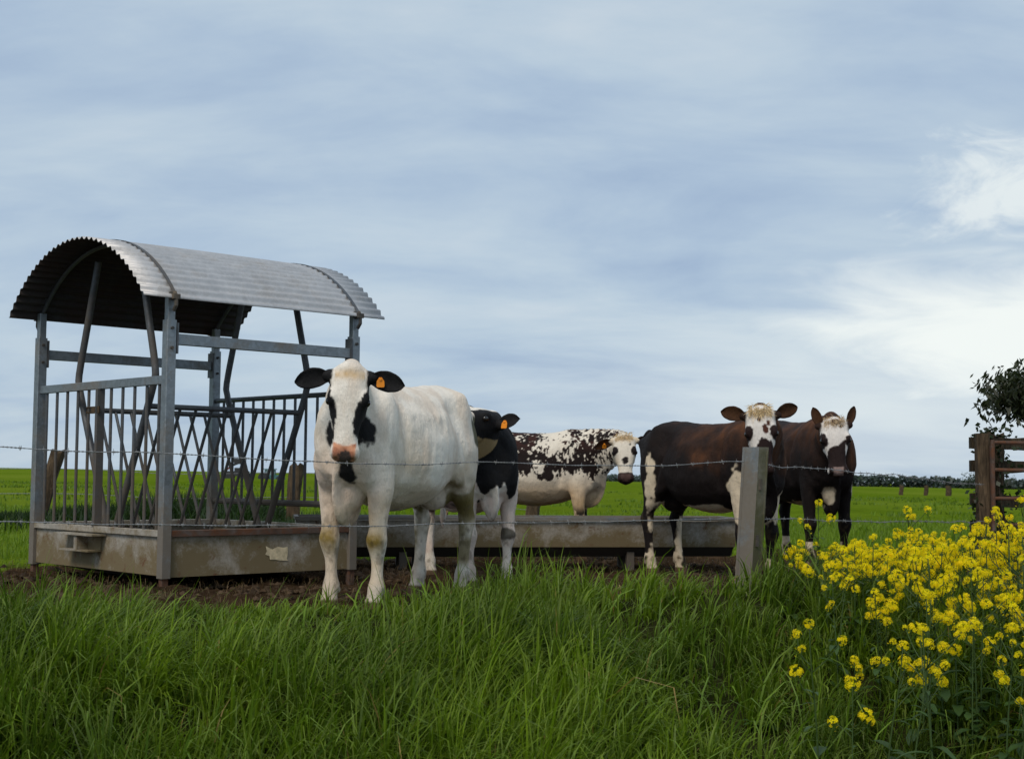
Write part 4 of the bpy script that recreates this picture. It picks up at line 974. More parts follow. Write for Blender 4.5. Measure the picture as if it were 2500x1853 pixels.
def blades(name, x, y, z, length, width, lean_dir, lean, col, segs=4, mat=None, tipc=None):
    """curved grass blades; every blade its own ribbon"""
    n = len(x); u = np.linspace(0, 1, segs + 1)[None, :]
    base = np.stack([x, y, z], 1)[:, None, :]
    dirv = np.stack([np.cos(lean_dir), np.sin(lean_dir), 0 * lean_dir], 1)[:, None, :]
    ang = (lean[:, None] * u ** 1.8)                       # bends over along its length
    ds = (length / segs)[:, None]
    hx = np.concatenate([np.zeros((n, 1)), np.cumsum(np.sin(ang[:, 1:]) * ds, 1)], 1)
    hz = np.concatenate([np.zeros((n, 1)), np.cumsum(np.cos(ang[:, 1:]) * ds, 1)], 1)
    P = base + dirv * hx[..., None] + np.array((0, 0, 1.))[None, None] * hz[..., None]
    fa = lean_dir + np.pi / 2 + RNG.uniform(-.9, .9, n)
    sd_ = np.stack([np.cos(fa), np.sin(fa), 0 * fa], 1)[:, None, :]
    w_ = width[:, None] * np.array([.75, 1, .95, .7, .08] if segs == 4 else ([.8, 1, .1] if segs == 2 else [.8, 1, .7, .08]))[None, :]
    L = P - sd_ * w_[..., None] / 2; Rr = P + sd_ * w_[..., None] / 2
    V = np.stack([L, Rr], 2).reshape(-1, 3)
    k = 2 * (segs + 1); b0 = (np.arange(n) * k)[:, None]; s_ = np.arange(segs)[None, :]
    Fq = np.stack([b0 + 2 * s_, b0 + 2 * s_ + 1, b0 + 2 * s_ + 3, b0 + 2 * s_ + 2], -1).reshape(-1, 4)
    me = make_mesh(name, V, Fq, True)
    C = np.repeat(col[:, None, :], segs + 1, 1)
    if tipc is not None: C = C * (1 - .5 * u[..., None] ** 2 * tipc[:, None, None]) + np.array((.23, .27, .045)) * .5 * u[..., None] ** 2 * tipc[:, None, None]
    set_col(me, np.repeat(C, 2, 1).reshape(-1, 3))
    return obj(name, me, mat or M_GRASS)

def pick(n, x0, x1, y0, y1, dens):
    x = RNG.uniform(x0, x1, n); y = RNG.uniform(y0, y1, n); k = RNG.random(n) < dens(x, y); return x[k], y[k]

# ---- verge: long grass on the bank before the fence
def crest(x): return 8.35 + 0.16 * x + 0.25 * np.sin(x * 0.9 + 1.0)
def verge():
    def dens(x, y):
        c = crest(x); d = sstep(.60, .0, y - c) * (.6 + .4 * sstep(4.2, 6.0, y))
        return d * (np.abs(x) < .47 * y + .8)
    cx, cy = pick(4900, -5.0, 5.6, 4.7, 10.0, dens); nc = len(cx); p = np.stack([cx, cy, 0 * cx], 1)
    big = fbm(p * .75, 3, 71); wind = fbm(p * .55, 2, 73); tone = fbm(p * 1.15, 3, 77); kind = RNG.random(nc)
    tall = sstep(.45, .62, big)                                        # tussocks of longer, arching grass
    hgt = .62 + .55 * tall + .25 * (fbm(p * 2.5, 2, 79) - .5)
    wdir = -.1 + 1.9 * (wind - .5) * 2 + RNG.normal(0, .3, nc); wst = .25 + .9 * RNG.random(nc)
    k = RNG.integers(16, 34, nc); idx = np.repeat(np.arange(nc), k); n = len(idx)
    fan = RNG.uniform(0, 2 * np.pi, n); rad = np.abs(RNG.normal(0, .040, n))
    x = cx[idx] + rad * np.cos(fan); y = cy[idx] + rad * np.sin(fan); z = ground_z(x, y) - .02
    lx = np.cos(fan) * (.5 + 8 * rad) + wst[idx] * np.cos(wdir[idx]); ly = np.sin(fan) * (.5 + 8 * rad) + wst[idx] * np.sin(wdir[idx])
    ld = np.arctan2(ly, lx); le = np.clip(np.hypot(lx, ly) * RNG.uniform(.7, 3.0, n), .1, 3.0)
    cr = np.exp(-((y - crest(x) - .1) / .55) ** 2); lf = sstep(.6, -1.2, x)
    ln = hgt[idx] * RNG.uniform(.45, 1.3, n) * .40 * (1 - cr * (.16 + .42 * lf)); ln *= np.where(RNG.random(n) < .035, 1.4, 1)
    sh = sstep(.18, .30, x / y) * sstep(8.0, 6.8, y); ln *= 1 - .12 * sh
    wd = RNG.uniform(.0050, .0105, n) * np.where(RNG.random(n) < .12, 1.5, 1)
    g1, g2, g3 = np.array((.042, .085, .005)), np.array((.150, .235, .008)), np.array((.115, .170, .035))
    t = np.clip(tone[idx] * 2.0 - .5 + RNG.normal(0, .16, n), 0, 1)[:, None]; c = g1 * (1 - t) + g2 * t
    bl = ((RNG.random(n) < .10 + .35 * sstep(.5, .65, fbm(p * .9, 2, 78))[idx]))[:, None]; c = np.where(bl, c * .5 + g3 * .5, c)
    dry = RNG.random(n) < .010; c[dry] = np.array((.30, .20, .07))
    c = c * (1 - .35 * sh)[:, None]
    # long broad blades arching over the rest
    ax, ay = pick(15000, -5.0, 5.6, 4.7, 9.6, lambda a, b_: dens(a, b_) * sstep(.35, -.2, b_ - crest(a)) * (.25 + .75 * sstep(.42, .6, fbm(np.stack([a, b_, 0 * a], 1) * .75, 3, 71)))); m_ = len(ax)
    pa = np.stack([ax, ay, 0 * ax], 1); wa = fbm(pa * .55, 2, 73); la = np.where(RNG.random(m_) < .72, 3.8 * (wa - .5) + RNG.normal(-.1, .6, m_), RNG.uniform(0, 6.28, m_))
    lc = np.array((.110, .185, .030)) * RNG.uniform(.7, 1.25, m_)[:, None] * np.array((1, 1, 1)) + np.array((.02, .03, -.018)) * RNG.random(m_)[:, None]
    x = np.r_[x, ax]; y = np.r_[y, ay]; z = np.r_[z, ground_z(ax, ay) - .02]; ln = np.r_[ln, RNG.uniform(.30, .56, m_) * (1 - .45 * np.exp(-((ay - crest(ax) - .1) / .6) ** 2))]; wd = np.r_[wd, RNG.uniform(.007, .013, m_)]
    ld = np.r_[ld, la]; le = np.r_[le, RNG.uniform(.7, 2.9, m_)]; c = np.concatenate([c, lc.clip(.005, 1)]); n = len(x)
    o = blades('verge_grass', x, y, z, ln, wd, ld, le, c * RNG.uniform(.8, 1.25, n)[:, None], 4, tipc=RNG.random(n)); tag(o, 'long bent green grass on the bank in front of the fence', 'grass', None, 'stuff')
    return n
print('verge blades', verge())
# ---- short pasture around and behind the paddock
def pasture():
    def dens(x, y): return (1 - mud_mask(x, y)) * sstep(36, 13, y) * (np.abs(x) < .46 * y + 1.5)
    x, y = pick(190000, -11, 13, 9.6, 30, dens); n = len(x); z = ground_z(x, y) - .01; p = np.stack([x, y, 0 * x], 1)
    cl = fbm(p * 1.3, 3, 81); ln = (.05 + .10 * sstep(.45, .7, cl)) * RNG.uniform(.6, 1.3, n)
    c = np.array((.095, .165, .010)) * (1 - cl[:, None]) + np.array((.170, .255, .018)) * cl[:, None]; c = c * RNG.uniform(.75, 1.25, n)[:, None]
    o = blades('pasture_grass', x, y, z, ln, RNG.uniform(.005, .009, n) * np.clip(y / 14, 1, 2), RNG.uniform(0, 6.28, n), RNG.uniform(.1, 1.1, n), c, 2); tag(o, 'short bright green pasture grass behind the cattle', 'grass', None, 'stuff')
    # scattered tussocks over the far field
    tx, ty = pick(5200, -30, 40, 17, 75, lambda a, b_: (np.abs(a) < .45 * b_ + 2) * np.clip(22 / b_, 0, 1)); p = np.stack([tx, ty, 0 * tx], 1); kk = fbm(p * .25, 3, 85) > .46; tx, ty = tx[kk], ty[kk]; idx = np.repeat(np.arange(len(tx)), 15); n = len(idx)
    x = tx[idx] + RNG.normal(0, .16, n) * 1.6; y = ty[idx] + RNG.normal(0, .14, n); tn = RNG.uniform(.72, 1.1, len(tx))[idx]
    c = np.array((.125, .200, .014)) * (tn * RNG.uniform(.8, 1.2, n))[:, None]
    o = blades('grass_tussocks', x, y, ground_z(x, y) - .01, RNG.uniform(.06, .17, n), RNG.uniform(.014, .026, n) * np.clip(y / 25, 1, 2.2), RNG.uniform(0, 6.28, n), RNG.uniform(.1, 1.3, n), c, 2); tag(o, 'darker grass tussocks dotted over the far pasture', 'grass', None, 'stuff')
    # dark rank growth along the back fence
    x = RNG.uniform(-11, 1.2, 42000); y = 20.2 + RNG.normal(0, .8, len(x)); p = np.stack([x, 0 * x, 0 * x], 1); k = fbm(p * .55, 3, 83)
    keep = RNG.random(len(x)) < sstep(.36, .5, k + .25 * sstep(-3.0, -6.0, x)); x, y, k = x[keep], y[keep], k[keep]; n = len(x)
    ln = (.10 + 1.1 * np.clip(k - .36, 0, .5) + .10 * sstep(-4.5, -7, x)) * RNG.uniform(.35, 1.25, n)
    c = np.array((.022, .044, .010)) * RNG.uniform(.6, 1.5, n)[:, None]
    o = blades('rank_grass', x, y, ground_z(x, y) - .02, ln, RNG.uniform(.012, .03, n), RNG.uniform(0, 6.28, n), RNG.uniform(.1, 1.2, n), c, 2); tag(o, 'dark rank grass and nettles along the back fence', 'grass', None, 'stuff')
    # trampled straw on the mud
    def dm(x, y): return mud_mask(x, y)
    x, y = pick(15000, -6, 5, 8.6, 15, dm); n = len(x)
    c = np.array((.12, .078, .036)) * RNG.uniform(.25, 1.4, n)[:, None]
    o = blades('trampled_straw', x, y, ground_z(x, y) + .012, RNG.uniform(.03, .11, n), RNG.uniform(.002, .005, n), RNG.uniform(0, 6.28, n), RNG.uniform(1.3, 1.75, n), c, 2); tag(o, 'trampled straw and hay scattered on the mud', 'straw', None, 'stuff')
pasture()
def clods():
    x, y = pick(9000, -6, 5.5, 8.7, 15.5, lambda a, b_: mud_mask(a, b_) * sstep(.40, .62, fbm(np.stack([a, b_, 0 * a], 1) * 1.1, 3, 87))); n = len(x)
    base = np.array([(1, 0, 0), (-1, 0, 0), (0, 1, 0), (0, -1, 0), (0, 0, 1), (.6, .6, .5), (-.6, .6, .5), (-.6, -.6, .5), (.6, -.6, .5)]); fc = np.array([(0, 2, 5), (2, 1, 6), (1, 3, 7), (3, 0, 8), (5, 2, 6), (6, 1, 7), (7, 3, 8), (8, 0, 5), (4, 5, 6), (4, 6, 7), (4, 7, 8), (4, 8, 5)])
    sz = RNG.uniform(.012, .045, n)[:, None, None] * np.array((1, 1, .7)); V = base[None] * sz * RNG.uniform(.6, 1.4, (n, 9, 1)); V += np.stack([x, y, ground_z(x, y) - .012], 1)[:, None]
    me = make_mesh('mud_clods', V.reshape(-1, 3), (fc[None] + (np.arange(n) * 9)[:, None, None]).reshape(-1, 3)); set_col(me, np.repeat(np.array((.055, .036, .022)) * RNG.uniform(.5, 1.7, n)[:, None], 9, 0))
    tag(obj('mud_clods', me, M_CLOD), 'loose brown clods of trodden mud around the feeders', 'mud', None, 'stuff')
M_CLOD = foliage_mat('mud_clod', 0.9, 0.0, 0.1)
clods()

# ================================================================== rapeseed
def leaf_ribbon(p0, d, up, L, w_, bend, segs=6, wave=0.0, rr=None):
    """a broad leaf: midrib curve with two halves folded a little along it"""
    d = np.array(d, float); d /= np.linalg.norm(d); up = np.array(up, float); s = np.cross(d, up); s /= np.linalg.norm(s); up = np.cross(s, d)
    V = []; F = []
    for i in range(segs + 1):
        u = i / segs; a = bend * u; c = np.array(p0) + L * (d * math.sin(max(a, 1e-3)) / max(bend, 1e-3) - up * (1 - math.cos(a)) / max(bend, 1e-3)) if bend > 0 else np.array(p0) + d * L * u
        ww = w_ * (math.sin(math.pi * min(u * .92 + .06, 1)) ** .8) * (1 + (wave * math.sin(u * 17) if wave else 0))
        V += [c - s * ww + up * ww * .35, c, c + s * ww + up * ww * .35]
    for i in range(segs):
        q = 3 * i; F += [(q, q + 1, q + 4, q + 3), (q + 1, q + 2, q + 5, q + 4)]
    return V, F
def flower_head_mesh(name, seed, r=.034, nf=26, pods=True):
    rr = np.random.default_rng(seed); V = []; F = []; C = []
    def quad(a, b_, c, d, col):
        i = len(V); V.extend([a, b_, c, d]); F.append((i, i + 1, i + 2, i + 3)); C.extend([col] * 4)
    for k in range(nf):
        u = (k + .5) / nf; ph = k * 2.39996; th = math.acos(1 - 1.5 * u)            # dome, open at the bottom
        n = np.array((math.sin(th) * math.cos(ph), math.sin(th) * math.sin(ph), math.cos(th))); n += rr.normal(0, .3, 3); n /= np.linalg.norm(n)
        c = n * r * rr.uniform(.75, 1.3) * np.array((1, 1, 1.05)); x = np.cross(n, (0, 0, 1.)) + 1e-3; x /= np.linalg.norm(x); y = np.cross(n, x); a0 = rr.uniform(0, 1.57)
        yel = np.array((.96, .79, .014)) * rr.uniform(.82, 1.05) * np.array((1, rr.uniform(.9, 1.05), 1))
        for q in range(4):
            a = a0 + q * 1.5708; d = x * math.cos(a) + y * math.sin(a); s = np.cross(n, d); L = .0115 * rr.uniform(.85, 1.2)
            quad(c + d * .001, c + d * L * .75 + s * .0062 + n * .002, c + d * L + n * .0005, c + d * L * .75 - s * .0062 + n * .002, yel)
        quad(c + x * .0018 + n * .003, c + y * .0018 + n * .003, c - x * .0018 + n * .003, c - y * .0018 + n * .003, np.array((.80, .60, .02)))
    for k in range(9):                                                              # closed buds on top
        a = rr.uniform(0, 6.28); q = rr.uniform(0, .011); c = np.array((q * math.cos(a), q * math.sin(a), r * .95 + rr.uniform(0, .006))); s = .0028
        for dx, dy in ((1, 0), (0, 1)): quad(c + np.array((-dx, -dy, 0)) * s, c + np.array((0, 0, -1.8)) * s, c + np.array((dx, dy, 0)) * s, c + np.array((0, 0, 2)) * s, np.array((.42, .42, .03)))
    for k in range(9 if pods else 4):                                               # thin stalks and young pods below
        a = rr.uniform(0, 6.28); z = -rr.uniform(.008, .05); d = np.array((math.cos(a), math.sin(a), .7)); d /= np.linalg.norm(d); s = np.array((-math.sin(a), math.cos(a), 0)) * .0011; p = np.array((0, 0, z - .01)); L = rr.uniform(.02, .04)
        quad(p - s, p + s, p + d * L + s, p + d * L - s, np.array((.10, .16, .03)))
        if rr.random() < .3:
            c = p + d * L; quad(c + s * 5, c + d * .008, c - s * 5, c - d * .008, np.array((.90, .72, .015)))
    quad(np.array((-.0022, 0, -.07)), np.array((.0022, 0, -.07)), np.array((.0015, 0, r)), np.array((-.0015, 0, r)), np.array((.09, .15, .03)))
    quad(np.array((0, -.0022, -.07)), np.array((0, .0022, -.07)), np.array((0, .0015, r)), np.array((0, -.0015, r)), np.array((.09, .15, .03)))
    me = make_mesh(name, np.array(V), F); set_col(me, np.array(C)); me.materials.append(M_PETAL); return me
HEADS = [flower_head_mesh('flower_head', 100 + k, *((.024, 17), (.028, 22), (.021, 14), (.018, 10), (.014, 6))[k]) for k in range(5)]
def rape_proto(seed, H):
    """stem, leaves and flower heads of one plant, in metres, base at the origin"""
    rr = np.random.default_rng(seed); st = MB(); heads = []
    def stem(pts, r0, r1): st.tube(crom(pts, 3), np.linspace(r0, r1, 3 * (len(pts) - 1) + 1), 5)
    lx, ly = rr.normal(0, .05, 2); main = [(0, 0, -.05), (lx * .3, ly * .3, H * .4), (lx * .8, ly * .8, H * .75), (lx, ly, H)]
    stem(main, .0058, .0028); heads.append((lx, ly, H, rr.integers(0, 3)))
    nb = rr.integers(3, 7)
    for k in range(nb):
        u = rr.uniform(.55, .90); a = rr.uniform(0, 6.28) + k * 1.9; p = np.array((lx * u, ly * u, H * u)); L = rr.uniform(.14, .30); o_ = np.array((math.cos(a), math.sin(a), 0))
        e = p + o_ * L * rr.uniform(.35, .7) + np.array((0, 0, min(L * rr.uniform(.45, 1.0), (H - p[2]) * rr.uniform(.3, 1.05)))); stem([p, p + o_ * L * .32 + np.array((0, 0, L * .3)), e], .0032, .002); heads.append((*e, rr.integers(0, 5)))
    lv = []; lc = []
    Vv = []; Ff = []; Cc = []
    for k in range(rr.integers(8, 13)):
        u = rr.uniform(.05, .75) ** 1.2; a = k * 2.4 + rr.uniform(-.4, .4); L = (.15 * (1 - u) + .05) * rr.uniform(.7, 1.15); d = (math.cos(a), math.sin(a), rr.uniform(.1, .8))
        V, F = leaf_ribbon((lx * u, ly * u, H * u), d, (0, 0, 1), L, L * (.22 if u < .35 else .13), rr.uniform(.6, 1.5), 5, .18 if u < .4 else 0)
        q = len(Vv); Vv += V; Ff += [tuple(i + q for i in f) for f in F]; Cc += [np.array((.036, .080, .014)) * rr.uniform(.7, 1.3) + np.array((.012, .012, .006)) * rr.random()] * len(V)
    sm = make_mesh('stem', np.array(st.V), st.F, True); set_col(sm, np.tile(np.array((.06, .105, .025)), (len(st.V), 1))); sm.materials.append(M_LEAF)
    fm = make_mesh('leaves', np.array(Vv), Ff, True); set_col(fm, np.array(Cc)); fm.materials.append(M_LEAF)
    return sm, fm, heads
PROTOS = [rape_proto(200 + k, h) for k, h in enumerate((1.0, .95, .9, 1.0, .85, .92, 1.05))]
def rape_plant(x, y, h, rz, k, label):
    sm, fm, heads = PROTOS[k % len(PROTOS)]; H0 = heads[0][2]; s = h / H0
    o = empty('rapeseed_plant', (x, y, gz(x, y)), rz); o.scale = (s ** .6, s ** .6, s); tag(o, label, 'flower', 'rapeseed plants in yellow bloom')
    obj('stem', sm, None, o); obj('leaves', fm, None, o)
    for (hx, hy, hz, q) in heads:
        f = obj('flower_head', HEADS[q], None, o); f.location = (hx, hy, hz); f.rotation_euler = (RNG.normal(0, .25), RNG.normal(0, .25), RNG.uniform(0, 6.28)); g = RNG.uniform(.85, 1.2) / s ** .6
        g *= .88; f.scale = (g, g, g * s ** .6 / s)
    return o
def rapeseed():
    pts = []; tries = 0; rr = np.random.default_rng(77)
    while len(pts) < 185 and tries < 30000:
        tries += 1; x = rr.uniform(1.15, 4.5); y = rr.uniform(6.3, 9.5)
        u = x / y                                              # thin out towards the left edge of the stand
        dn = float(sstep(.205, .295, np.array(u + .05 * (rr.random() - .5)))) * (.15 + .85 * float(sstep(7.0, 8.5, np.array(y)))) * (.35 + .65 * float(sstep(.42, .58, fbm(np.array([[x * 1.6, y * 1.6, 0.0]]), 2, 95))[0]))
        if x / y > .46 or y > crest(np.array(x)) + .45 or rr.random() > dn: continue
        if min([1] + [math.hypot(x - a, y - b_) for a, b_, _ in pts]) < .09: continue
        hz = .03 + .30 * float(sstep(6.2, 8.2, np.array(y))) + .13 * float(sstep(.22, .34, np.array(u))) + rr.normal(0, .10)   # flower level above paddock ground
        pts.append((x, y, min(max(hz - gz(x, y), .35), 1.15)))
    return pts
RP = rapeseed()
for k, (x, y, h) in enumerate(RP): 
    rape_plant(x, y, h, RNG.uniform(0, 6.28), k, ('low rapeseed plant on the sparse front edge of the yellow patch' if y < 7.0 else 'rapeseed plant on the left edge of the yellow patch, before the darkest cow' if x / y < .255 else
               'tall rapeseed plant at the back of the yellow patch, towards the gate' if y > crest(np.array(x)) - .1 else 'rapeseed plant at the right edge of the yellow patch, below the gate' if x / y > .345 else 'rapeseed plant in the dense middle of the yellow patch'))
for k, (x, y, h, lb) in enumerate(((1.66, 8.45, .40, 'small lone rapeseed plant just right of the steel post'), (1.95, 9.0, .62, 'thin rapeseed plant in front of the darkest cow'), (1.80, 7.3, .40, 'half-open rapeseed plant at the left edge of the patch'))):
    rape_plant(x, y, h, k * 1.3, 2 + k, lb)
# ---- broad-leaved docks and weeds in the lower right
def dock(x, y, s, seed, label):
    rr = np.random.default_rng(seed); o = empty('dock_plant', (x, y, gz(x, y)), rr.uniform(0, 6.28)); tag(o, label, 'weed', 'broad-leaved weeds under the flowers')
    for k in range(rr.integers(5, 8)):
        a = k * 2.4; V, F = leaf_ribbon((0, 0, .02), (math.cos(a), math.sin(a), rr.uniform(.5, 1.3)), (0, 0, 1), s * rr.uniform(.7, 1.1), s * .2, rr.uniform(.7, 1.4), 8, .06)
        me = make_mesh('leaf', np.array(V), F, True); set_col(me, np.tile(np.array((.036, .080, .013)) * rr.uniform(.7, 1.3), (len(V), 1))); obj('leaf', me, M_LEAF, o)
for k, (x, y, s, lb) in enumerate(((2.05, 6.0, .17, 'broad-leaved dock at the bottom right under the flowers'), (2.30, 6.15, .16, 'dock with large drooping leaves in the lower right corner'), (1.75, 6.3, .14, 'dock plant in dark grass left of the corner docks'), (1.55, 6.75, .16, 'bushy green weed beside the yellow patch'), (1.30, 7.3, .13, 'leafy weed in grass below the fence post'), (2.15, 6.7, .15, 'dock half hidden beneath the rapeseed stems'))): dock(x, y, s, 300 + k, lb)

# ================================================================== old wooden gate, rusty tube gate, ivy
GX, GY = 4.36, 13.0
gp = empty('gate_post', (GX, GY, gz(GX, GY))); tag(gp, 'weathered square timber gate post with rusty angle iron, right edge', 'gate post')
m = MB(); m.bar((0, .0, -.2), (-.015, 0, 1.31), .115, .13, up=(0, 1, 0), ch=.02); m.build('timber', M_WOOD, gp)
m = MB(); m.bar((.055, -.075, -.1), (.045, -.075, 1.20), .022, .05, up=(0, 1, 0)); m.build('angle_iron', M_RUSTY, gp)
timber_post(GX + .17, GY + .16, 1.30, .085, (-.01, 0), 'dark ivy-grown post behind the timber gate post', 21, M_WOODD)['group'] = 'gate posts'
timber_post(GX + 2.6, GY + .9, 1.35, .10, (.02, 0), 'timber post at the far end of the rail fence', 22, M_WOODD)['group'] = 'gate posts'
rf = empty('rail_fence', (GX, GY + .13, gz(GX, GY))); tag(rf, 'dark mossy wooden rails fixed behind the gate post', 'fence')
for k, (z, h) in enumerate(((1.235, .115), (1.02, .105), (.70, .12), (.42, .16))):
    V = []; rr = np.random.default_rng(40 + k); nS = 14; m = MB(); rings = []
    for u in np.linspace(0, 1, nS):
        x = -.085 + 2.75 * u; y = .31 * u * 2.75 / 2.75 * 2.2; dz = -.04 * u + .008 * rr.normal(); hh = h / 2 * (1 + .08 * rr.normal()); th = .028
        rings.append([(x, y - th, z + dz - hh), (x, y + th, z + dz - hh), (x, y + th, z + dz + hh), (x, y - th, z + dz + hh)])
    m.add(*loft_rings(rings)); m.build('rail', M_WOODH, rf)
tg = empty('tube_gate', (GX + .05, GY - .10, gz(GX, GY))); tag(tg, 'rusty tubular field gate hung in front of the wooden rails', 'gate')
ex, ey = 2.3, .35
for z in (1.225, .975, .715, .475): m = MB(); m.tube([(0, 0, z), (ex * .5, ey * .5, z - .008), (ex, ey, z - .012)], .017, 8); m.build('tube', M_RUSTY, tg, True)
for x, y in ((0, 0), (ex, ey)): m = MB(); m.tube([(x, y, .42), (x, y, 1.25)], .019, 8); m.build('stile', M_RUSTY, tg, True)
def leaf_cloud(name, C, size, rr, mat, col, droop=.4, aspect=.42, parent=None):
    n = len(C); V = np.zeros((n, 4, 3)); a = rr.uniform(0, 6.28, n); d = np.stack([np.cos(a), np.sin(a), -droop + rr.normal(0, .5, n)], 1); d /= np.linalg.norm(d, axis=1)[:, None]
    s = np.cross(d, rr.normal(size=(n, 3))); s /= np.linalg.norm(s, axis=1)[:, None]; L = size * rr.uniform(.6, 1.25, n)[:, None]
    V[:, 0] = C; V[:, 1] = C + d * L * .5 + s * L * aspect * .5; V[:, 2] = C + d * L; V[:, 3] = C + d * L * .5 - s * L * aspect * .5
    me = make_mesh(name, V.reshape(-1, 3), np.arange(n * 4).reshape(-1, 4)); set_col(me, np.repeat(np.array(col) * rr.uniform(.6, 1.4, n)[:, None], 4, 0)); return obj(name, me, mat, parent)
rr = np.random.default_rng(5)
iv = empty('ivy', (GX + .15, GY + .1, gz(GX, GY))); tag(iv, 'dark ivy clinging to the gate post and lowest rails', 'ivy')
Ci = np.concatenate([np.stack([rr.normal(.02, .085, 420), rr.normal(.0, .07, 420), rr.uniform(.0, 1.2, 420)], 1), np.stack([rr.normal(-.19, .035, 220), rr.normal(-.08, .05, 220), rr.uniform(.25, .80, 220) ], 1), np.stack([rr.uniform(0, 1.6, 700), rr.normal(.12, .10, 700), rr.uniform(.0, .5, 700) ** 1.0], 1), np.stack([rr.normal(-.05, .13, 70), rr.normal(0, .05, 70), 1.29 + .06 * np.abs(rr.normal(size=70))], 1)])
Ci = Ci[~((np.abs(Ci[:, 0] + .15) < .06) & (Ci[:, 1] < -.05) & (Ci[:, 2] < 1.2))]
l = leaf_cloud('ivy_leaves', Ci, .052, rr, M_LEAF, (.020, .034, .012), .5, .75, iv); l['kind'] = 'stuff'
m = MB(); m.tube(crom([(.03, -.06, 0), (.06, -.07, .4), (.0, -.06, .8), (.03, -.07, 1.25)], 5), .008, 5); m.build('ivy_stem', M_BARK, iv)

# ================================================================== trees
def tree(name, label, base, limbs, lobes, n, leaf, col, seed, droop=.7, aspect=.42, group=None, twigs=40):
    """limbs: polylines with radii; lobes: (centre, radii, share)"""
    rr = np.random.default_rng(seed); o = empty(name, base); tag(o, label, 'tree', group)
    m = MB()
    for pts, r0, r1 in limbs: c = crom(pts, 4); m.tube(c, np.linspace(r0, r1, len(c)), 8)
    tk = m.build('trunk', M_BARK, o, True)
    C = []
    tw = MB()
    for c, r, sh in lobes:
        k = int(n * sh); nc = max(6, k // 26); g = rr.normal(size=(nc, 3)); g /= np.linalg.norm(g, axis=1)[:, None]; g *= rr.uniform(.45, 1.0, (nc, 1)) ** .5; cc = np.array(c) + g * np.array(r)
        C.append((cc[rr.integers(0, nc, k)] + rr.normal(size=(k, 3)).clip(-1.6, 1.6) * leaf * np.array((1.1, 1.1, 1.2))))
        for q in cc[:: max(1, nc // twigs)]: tw.tube([np.array(c) * .75 + q * .25 - np.array((0, 0, .05)), q], [.010, .003], 4)
    tw.build('twigs', M_BARK, o)['kind'] = 'stuff'
    cr = leaf_cloud('crown', np.concatenate(C), leaf, rr, M_LEAF, col, droop, aspect, o)
    return o
# evergreen leaning in over the gate from the right (its trunk stands outside the picture)
TB = (6.47, 14.2, gz(6.47, 14.2) + .10)
tree('evergreen_tree', 'dark evergreen tree hanging over the gate at the right edge', TB,
     [([(0, 0, -.35), (-.05, 0, .9), (-.25, -.1, 1.7), (-.2, -.1, 2.8), (0, 0, 3.6)], .16, .04), ([(-.2, -.08, 1.25), (-.7, -.3, 1.42), (-1.15, -.45, 1.55), (-1.6, -.6, 1.78)], .045, .008), ([(-.25, -.1, 1.9), (-.8, -.3, 2.05), (-1.35, -.45, 1.9)], .04, .008)],
     [((-1.66, -.60, 1.62), (.20, .22, .10), .05), ((-1.50, -.58, 1.70), (.20, .25, .11), .06), ((-1.32, -.55, 1.66), (.22, .3, .13), .09), ((-1.12, -.5, 1.70), (.26, .35, .20), .17), ((-.75, -.35, 1.82), (.42, .5, .34), .28), ((-.2, 0, 2.3), (.7, .7, .6), .20), ((.5, .2, 2.1), (.7, .8, .7), .15)],
     15000, .095, (.026, .034, .011), 61, 1.0, .34)
# far trees and hedge
rr = np.random.default_rng(9)
for (x, y, h, wd, col, lb, dn) in ((74.5, 228, 2.9, 1.7, (.030, .048, .025), 'small far tree on the horizon beside the gate post', 700), (83.0, 236, 2.3, 1.6, (.075, .080, .075), 'bare grey far tree on the horizon behind the gate rails', 200)):
    z0 = gz(x, y) - .3
    tree('far_tree', lb, (x, y, z0), [([(0, 0, -.3), (0, 0, h * .3), (.1, 0, h * .6)], .14, .05)], [((0, 0, h * .62), (wd, wd, h * .36), .6), ((-wd * .5, 0, h * .4), (wd * .5, wd * .5, h * .2), .2), ((wd * .5, 0, h * .5), (wd * .5, wd * .5, h * .25), .2)], dn, .34, col, int(x), .2, .6, 'far trees', 12)
def hedge(name, x0, x1, y, h, n, label, seed, col=(.055, .075, .068)):  # grey-green leaf colour has distance haze painted in
    rr = np.random.default_rng(seed); x = rr.uniform(x0, x1, n); prof = .6 + .8 * fbm(np.stack([x * .14, 0 * x, 0 * x], 1), 3, seed)
    C = np.stack([x, y + rr.normal(0, 1.0, n), ground_z(x, y + 0 * x) - .25 + rr.random(n) ** .8 * h * prof], 1); o = leaf_cloud(name, C, .8, rr, M_LEAF, col, 0, .7); tag(o, label, 'hedge', None, 'stuff')
hedge('far_hedge', 40, 140, 262, 1.7, 9000, 'dark hedge along the horizon at the right', 91)
hedge('far_hedge', -20, 40, 300, 1.2, 2600, 'low far hedge on the horizon behind the cattle', 92)
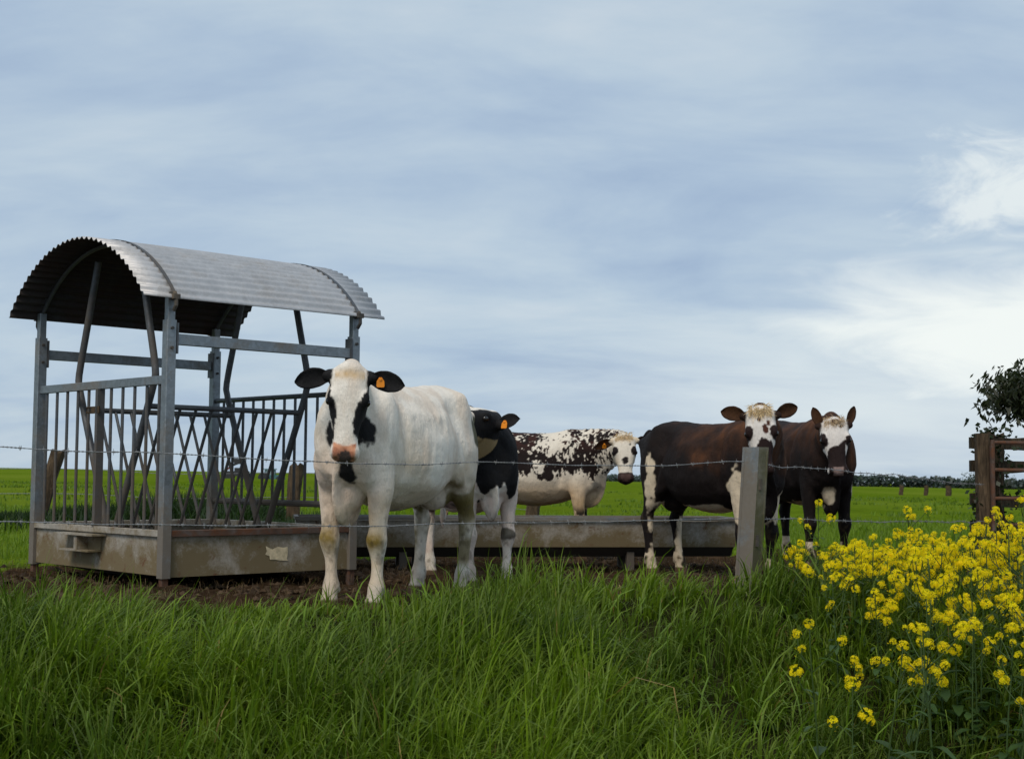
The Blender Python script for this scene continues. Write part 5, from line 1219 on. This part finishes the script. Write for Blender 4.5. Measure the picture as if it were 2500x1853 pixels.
# ---- farm machine far off on the skyline
M_MACH = simple_mat('dark_machine_paint', (0.03, 0.03, 0.035), 0.6, 0.1); M_TEAL = simple_mat('teal_paint', (0.06, 0.16, 0.17), 0.5); M_RED = simple_mat('red_paint', (0.16, 0.03, 0.025), 0.5); M_GLASSD = simple_mat('cab_glass', (0.25, 0.32, 0.36), 0.1, 0, 0.6)
tl = empty('farm_loader', (-27.2, 140, gz(-27.2, 140) - .15)); tl.scale = (1.0,) * 3; tag(tl, 'far dark loader with raised bucket on the skyline behind the feeder', 'loader')
m = MB(); m.box((0, 0, .62), (2.2, 1.3, .5)); m.box((.35, 0, 1.0), (1.1, 1.0, .4)); m.build('body', M_MACH, tl)
for x in (-.75, .8):
    for y in (-.7, .7):
        m = MB(); m.tube([(x, y - .15, .42), (x, y + .15, .42)], .42, 14); m.build('wheel', M_MACH, tl, True)
m = MB(); m.bar((-1.3, 0, .75), (-.55, 0, 1.45), .18, .16); m.build('boom', M_RED, tl)
m = MB(); m.bar((-.6, 0, 1.4), (.3, 0, 1.75), .2, .2); m.build('arm', M_MACH, tl)
m = MB(); m.add([(-.2, -.6, 1.55), (.75, -.6, 1.6), (.75, -.6, 2.05), (-.35, -.6, 2.15), (-.2, .6, 1.55), (.75, .6, 1.6), (.75, .6, 2.05), (-.35, .6, 2.15)], [(0, 1, 2, 3), (7, 6, 5, 4), (0, 4, 5, 1), (1, 5, 6, 2), (2, 6, 7, 3), (3, 7, 4, 0)]); m.build('bucket', M_MACH, tl)
t2 = empty('farm_tractor', (-24.1, 141, gz(-24.1, 141) - .45)); tag(t2, 'far teal tractor cab half below the skyline behind the feeder', 'tractor')
m = MB(); m.box((.3, 0, .62), (2.0, .9, .45)); m.build('body', M_TEAL, t2)
for x in (-.5, .5):
    for y in (-.45, .45): m = MB(); m.bar((x, y, .8), (x * .85, y, 1.38), .09, .09); m.build('cab_pillar', M_TEAL, t2)
m = MB(); m.box((0, 0, 1.42), (1.15, 1.1, .10)); m.build('cab_roof', M_TEAL, t2)
m = MB(); m.box((0, 0, 1.1), (.8, .8, .5)); m.build('cab_glass', M_GLASSD, t2)
for x, r in ((-.55, .55), (1.05, .38)):
    for y in (-.6, .6): m = MB(); m.tube([(x, y - .14, r), (x, y + .14, r)], r, 14); m.build('wheel', M_MACH, t2, True)
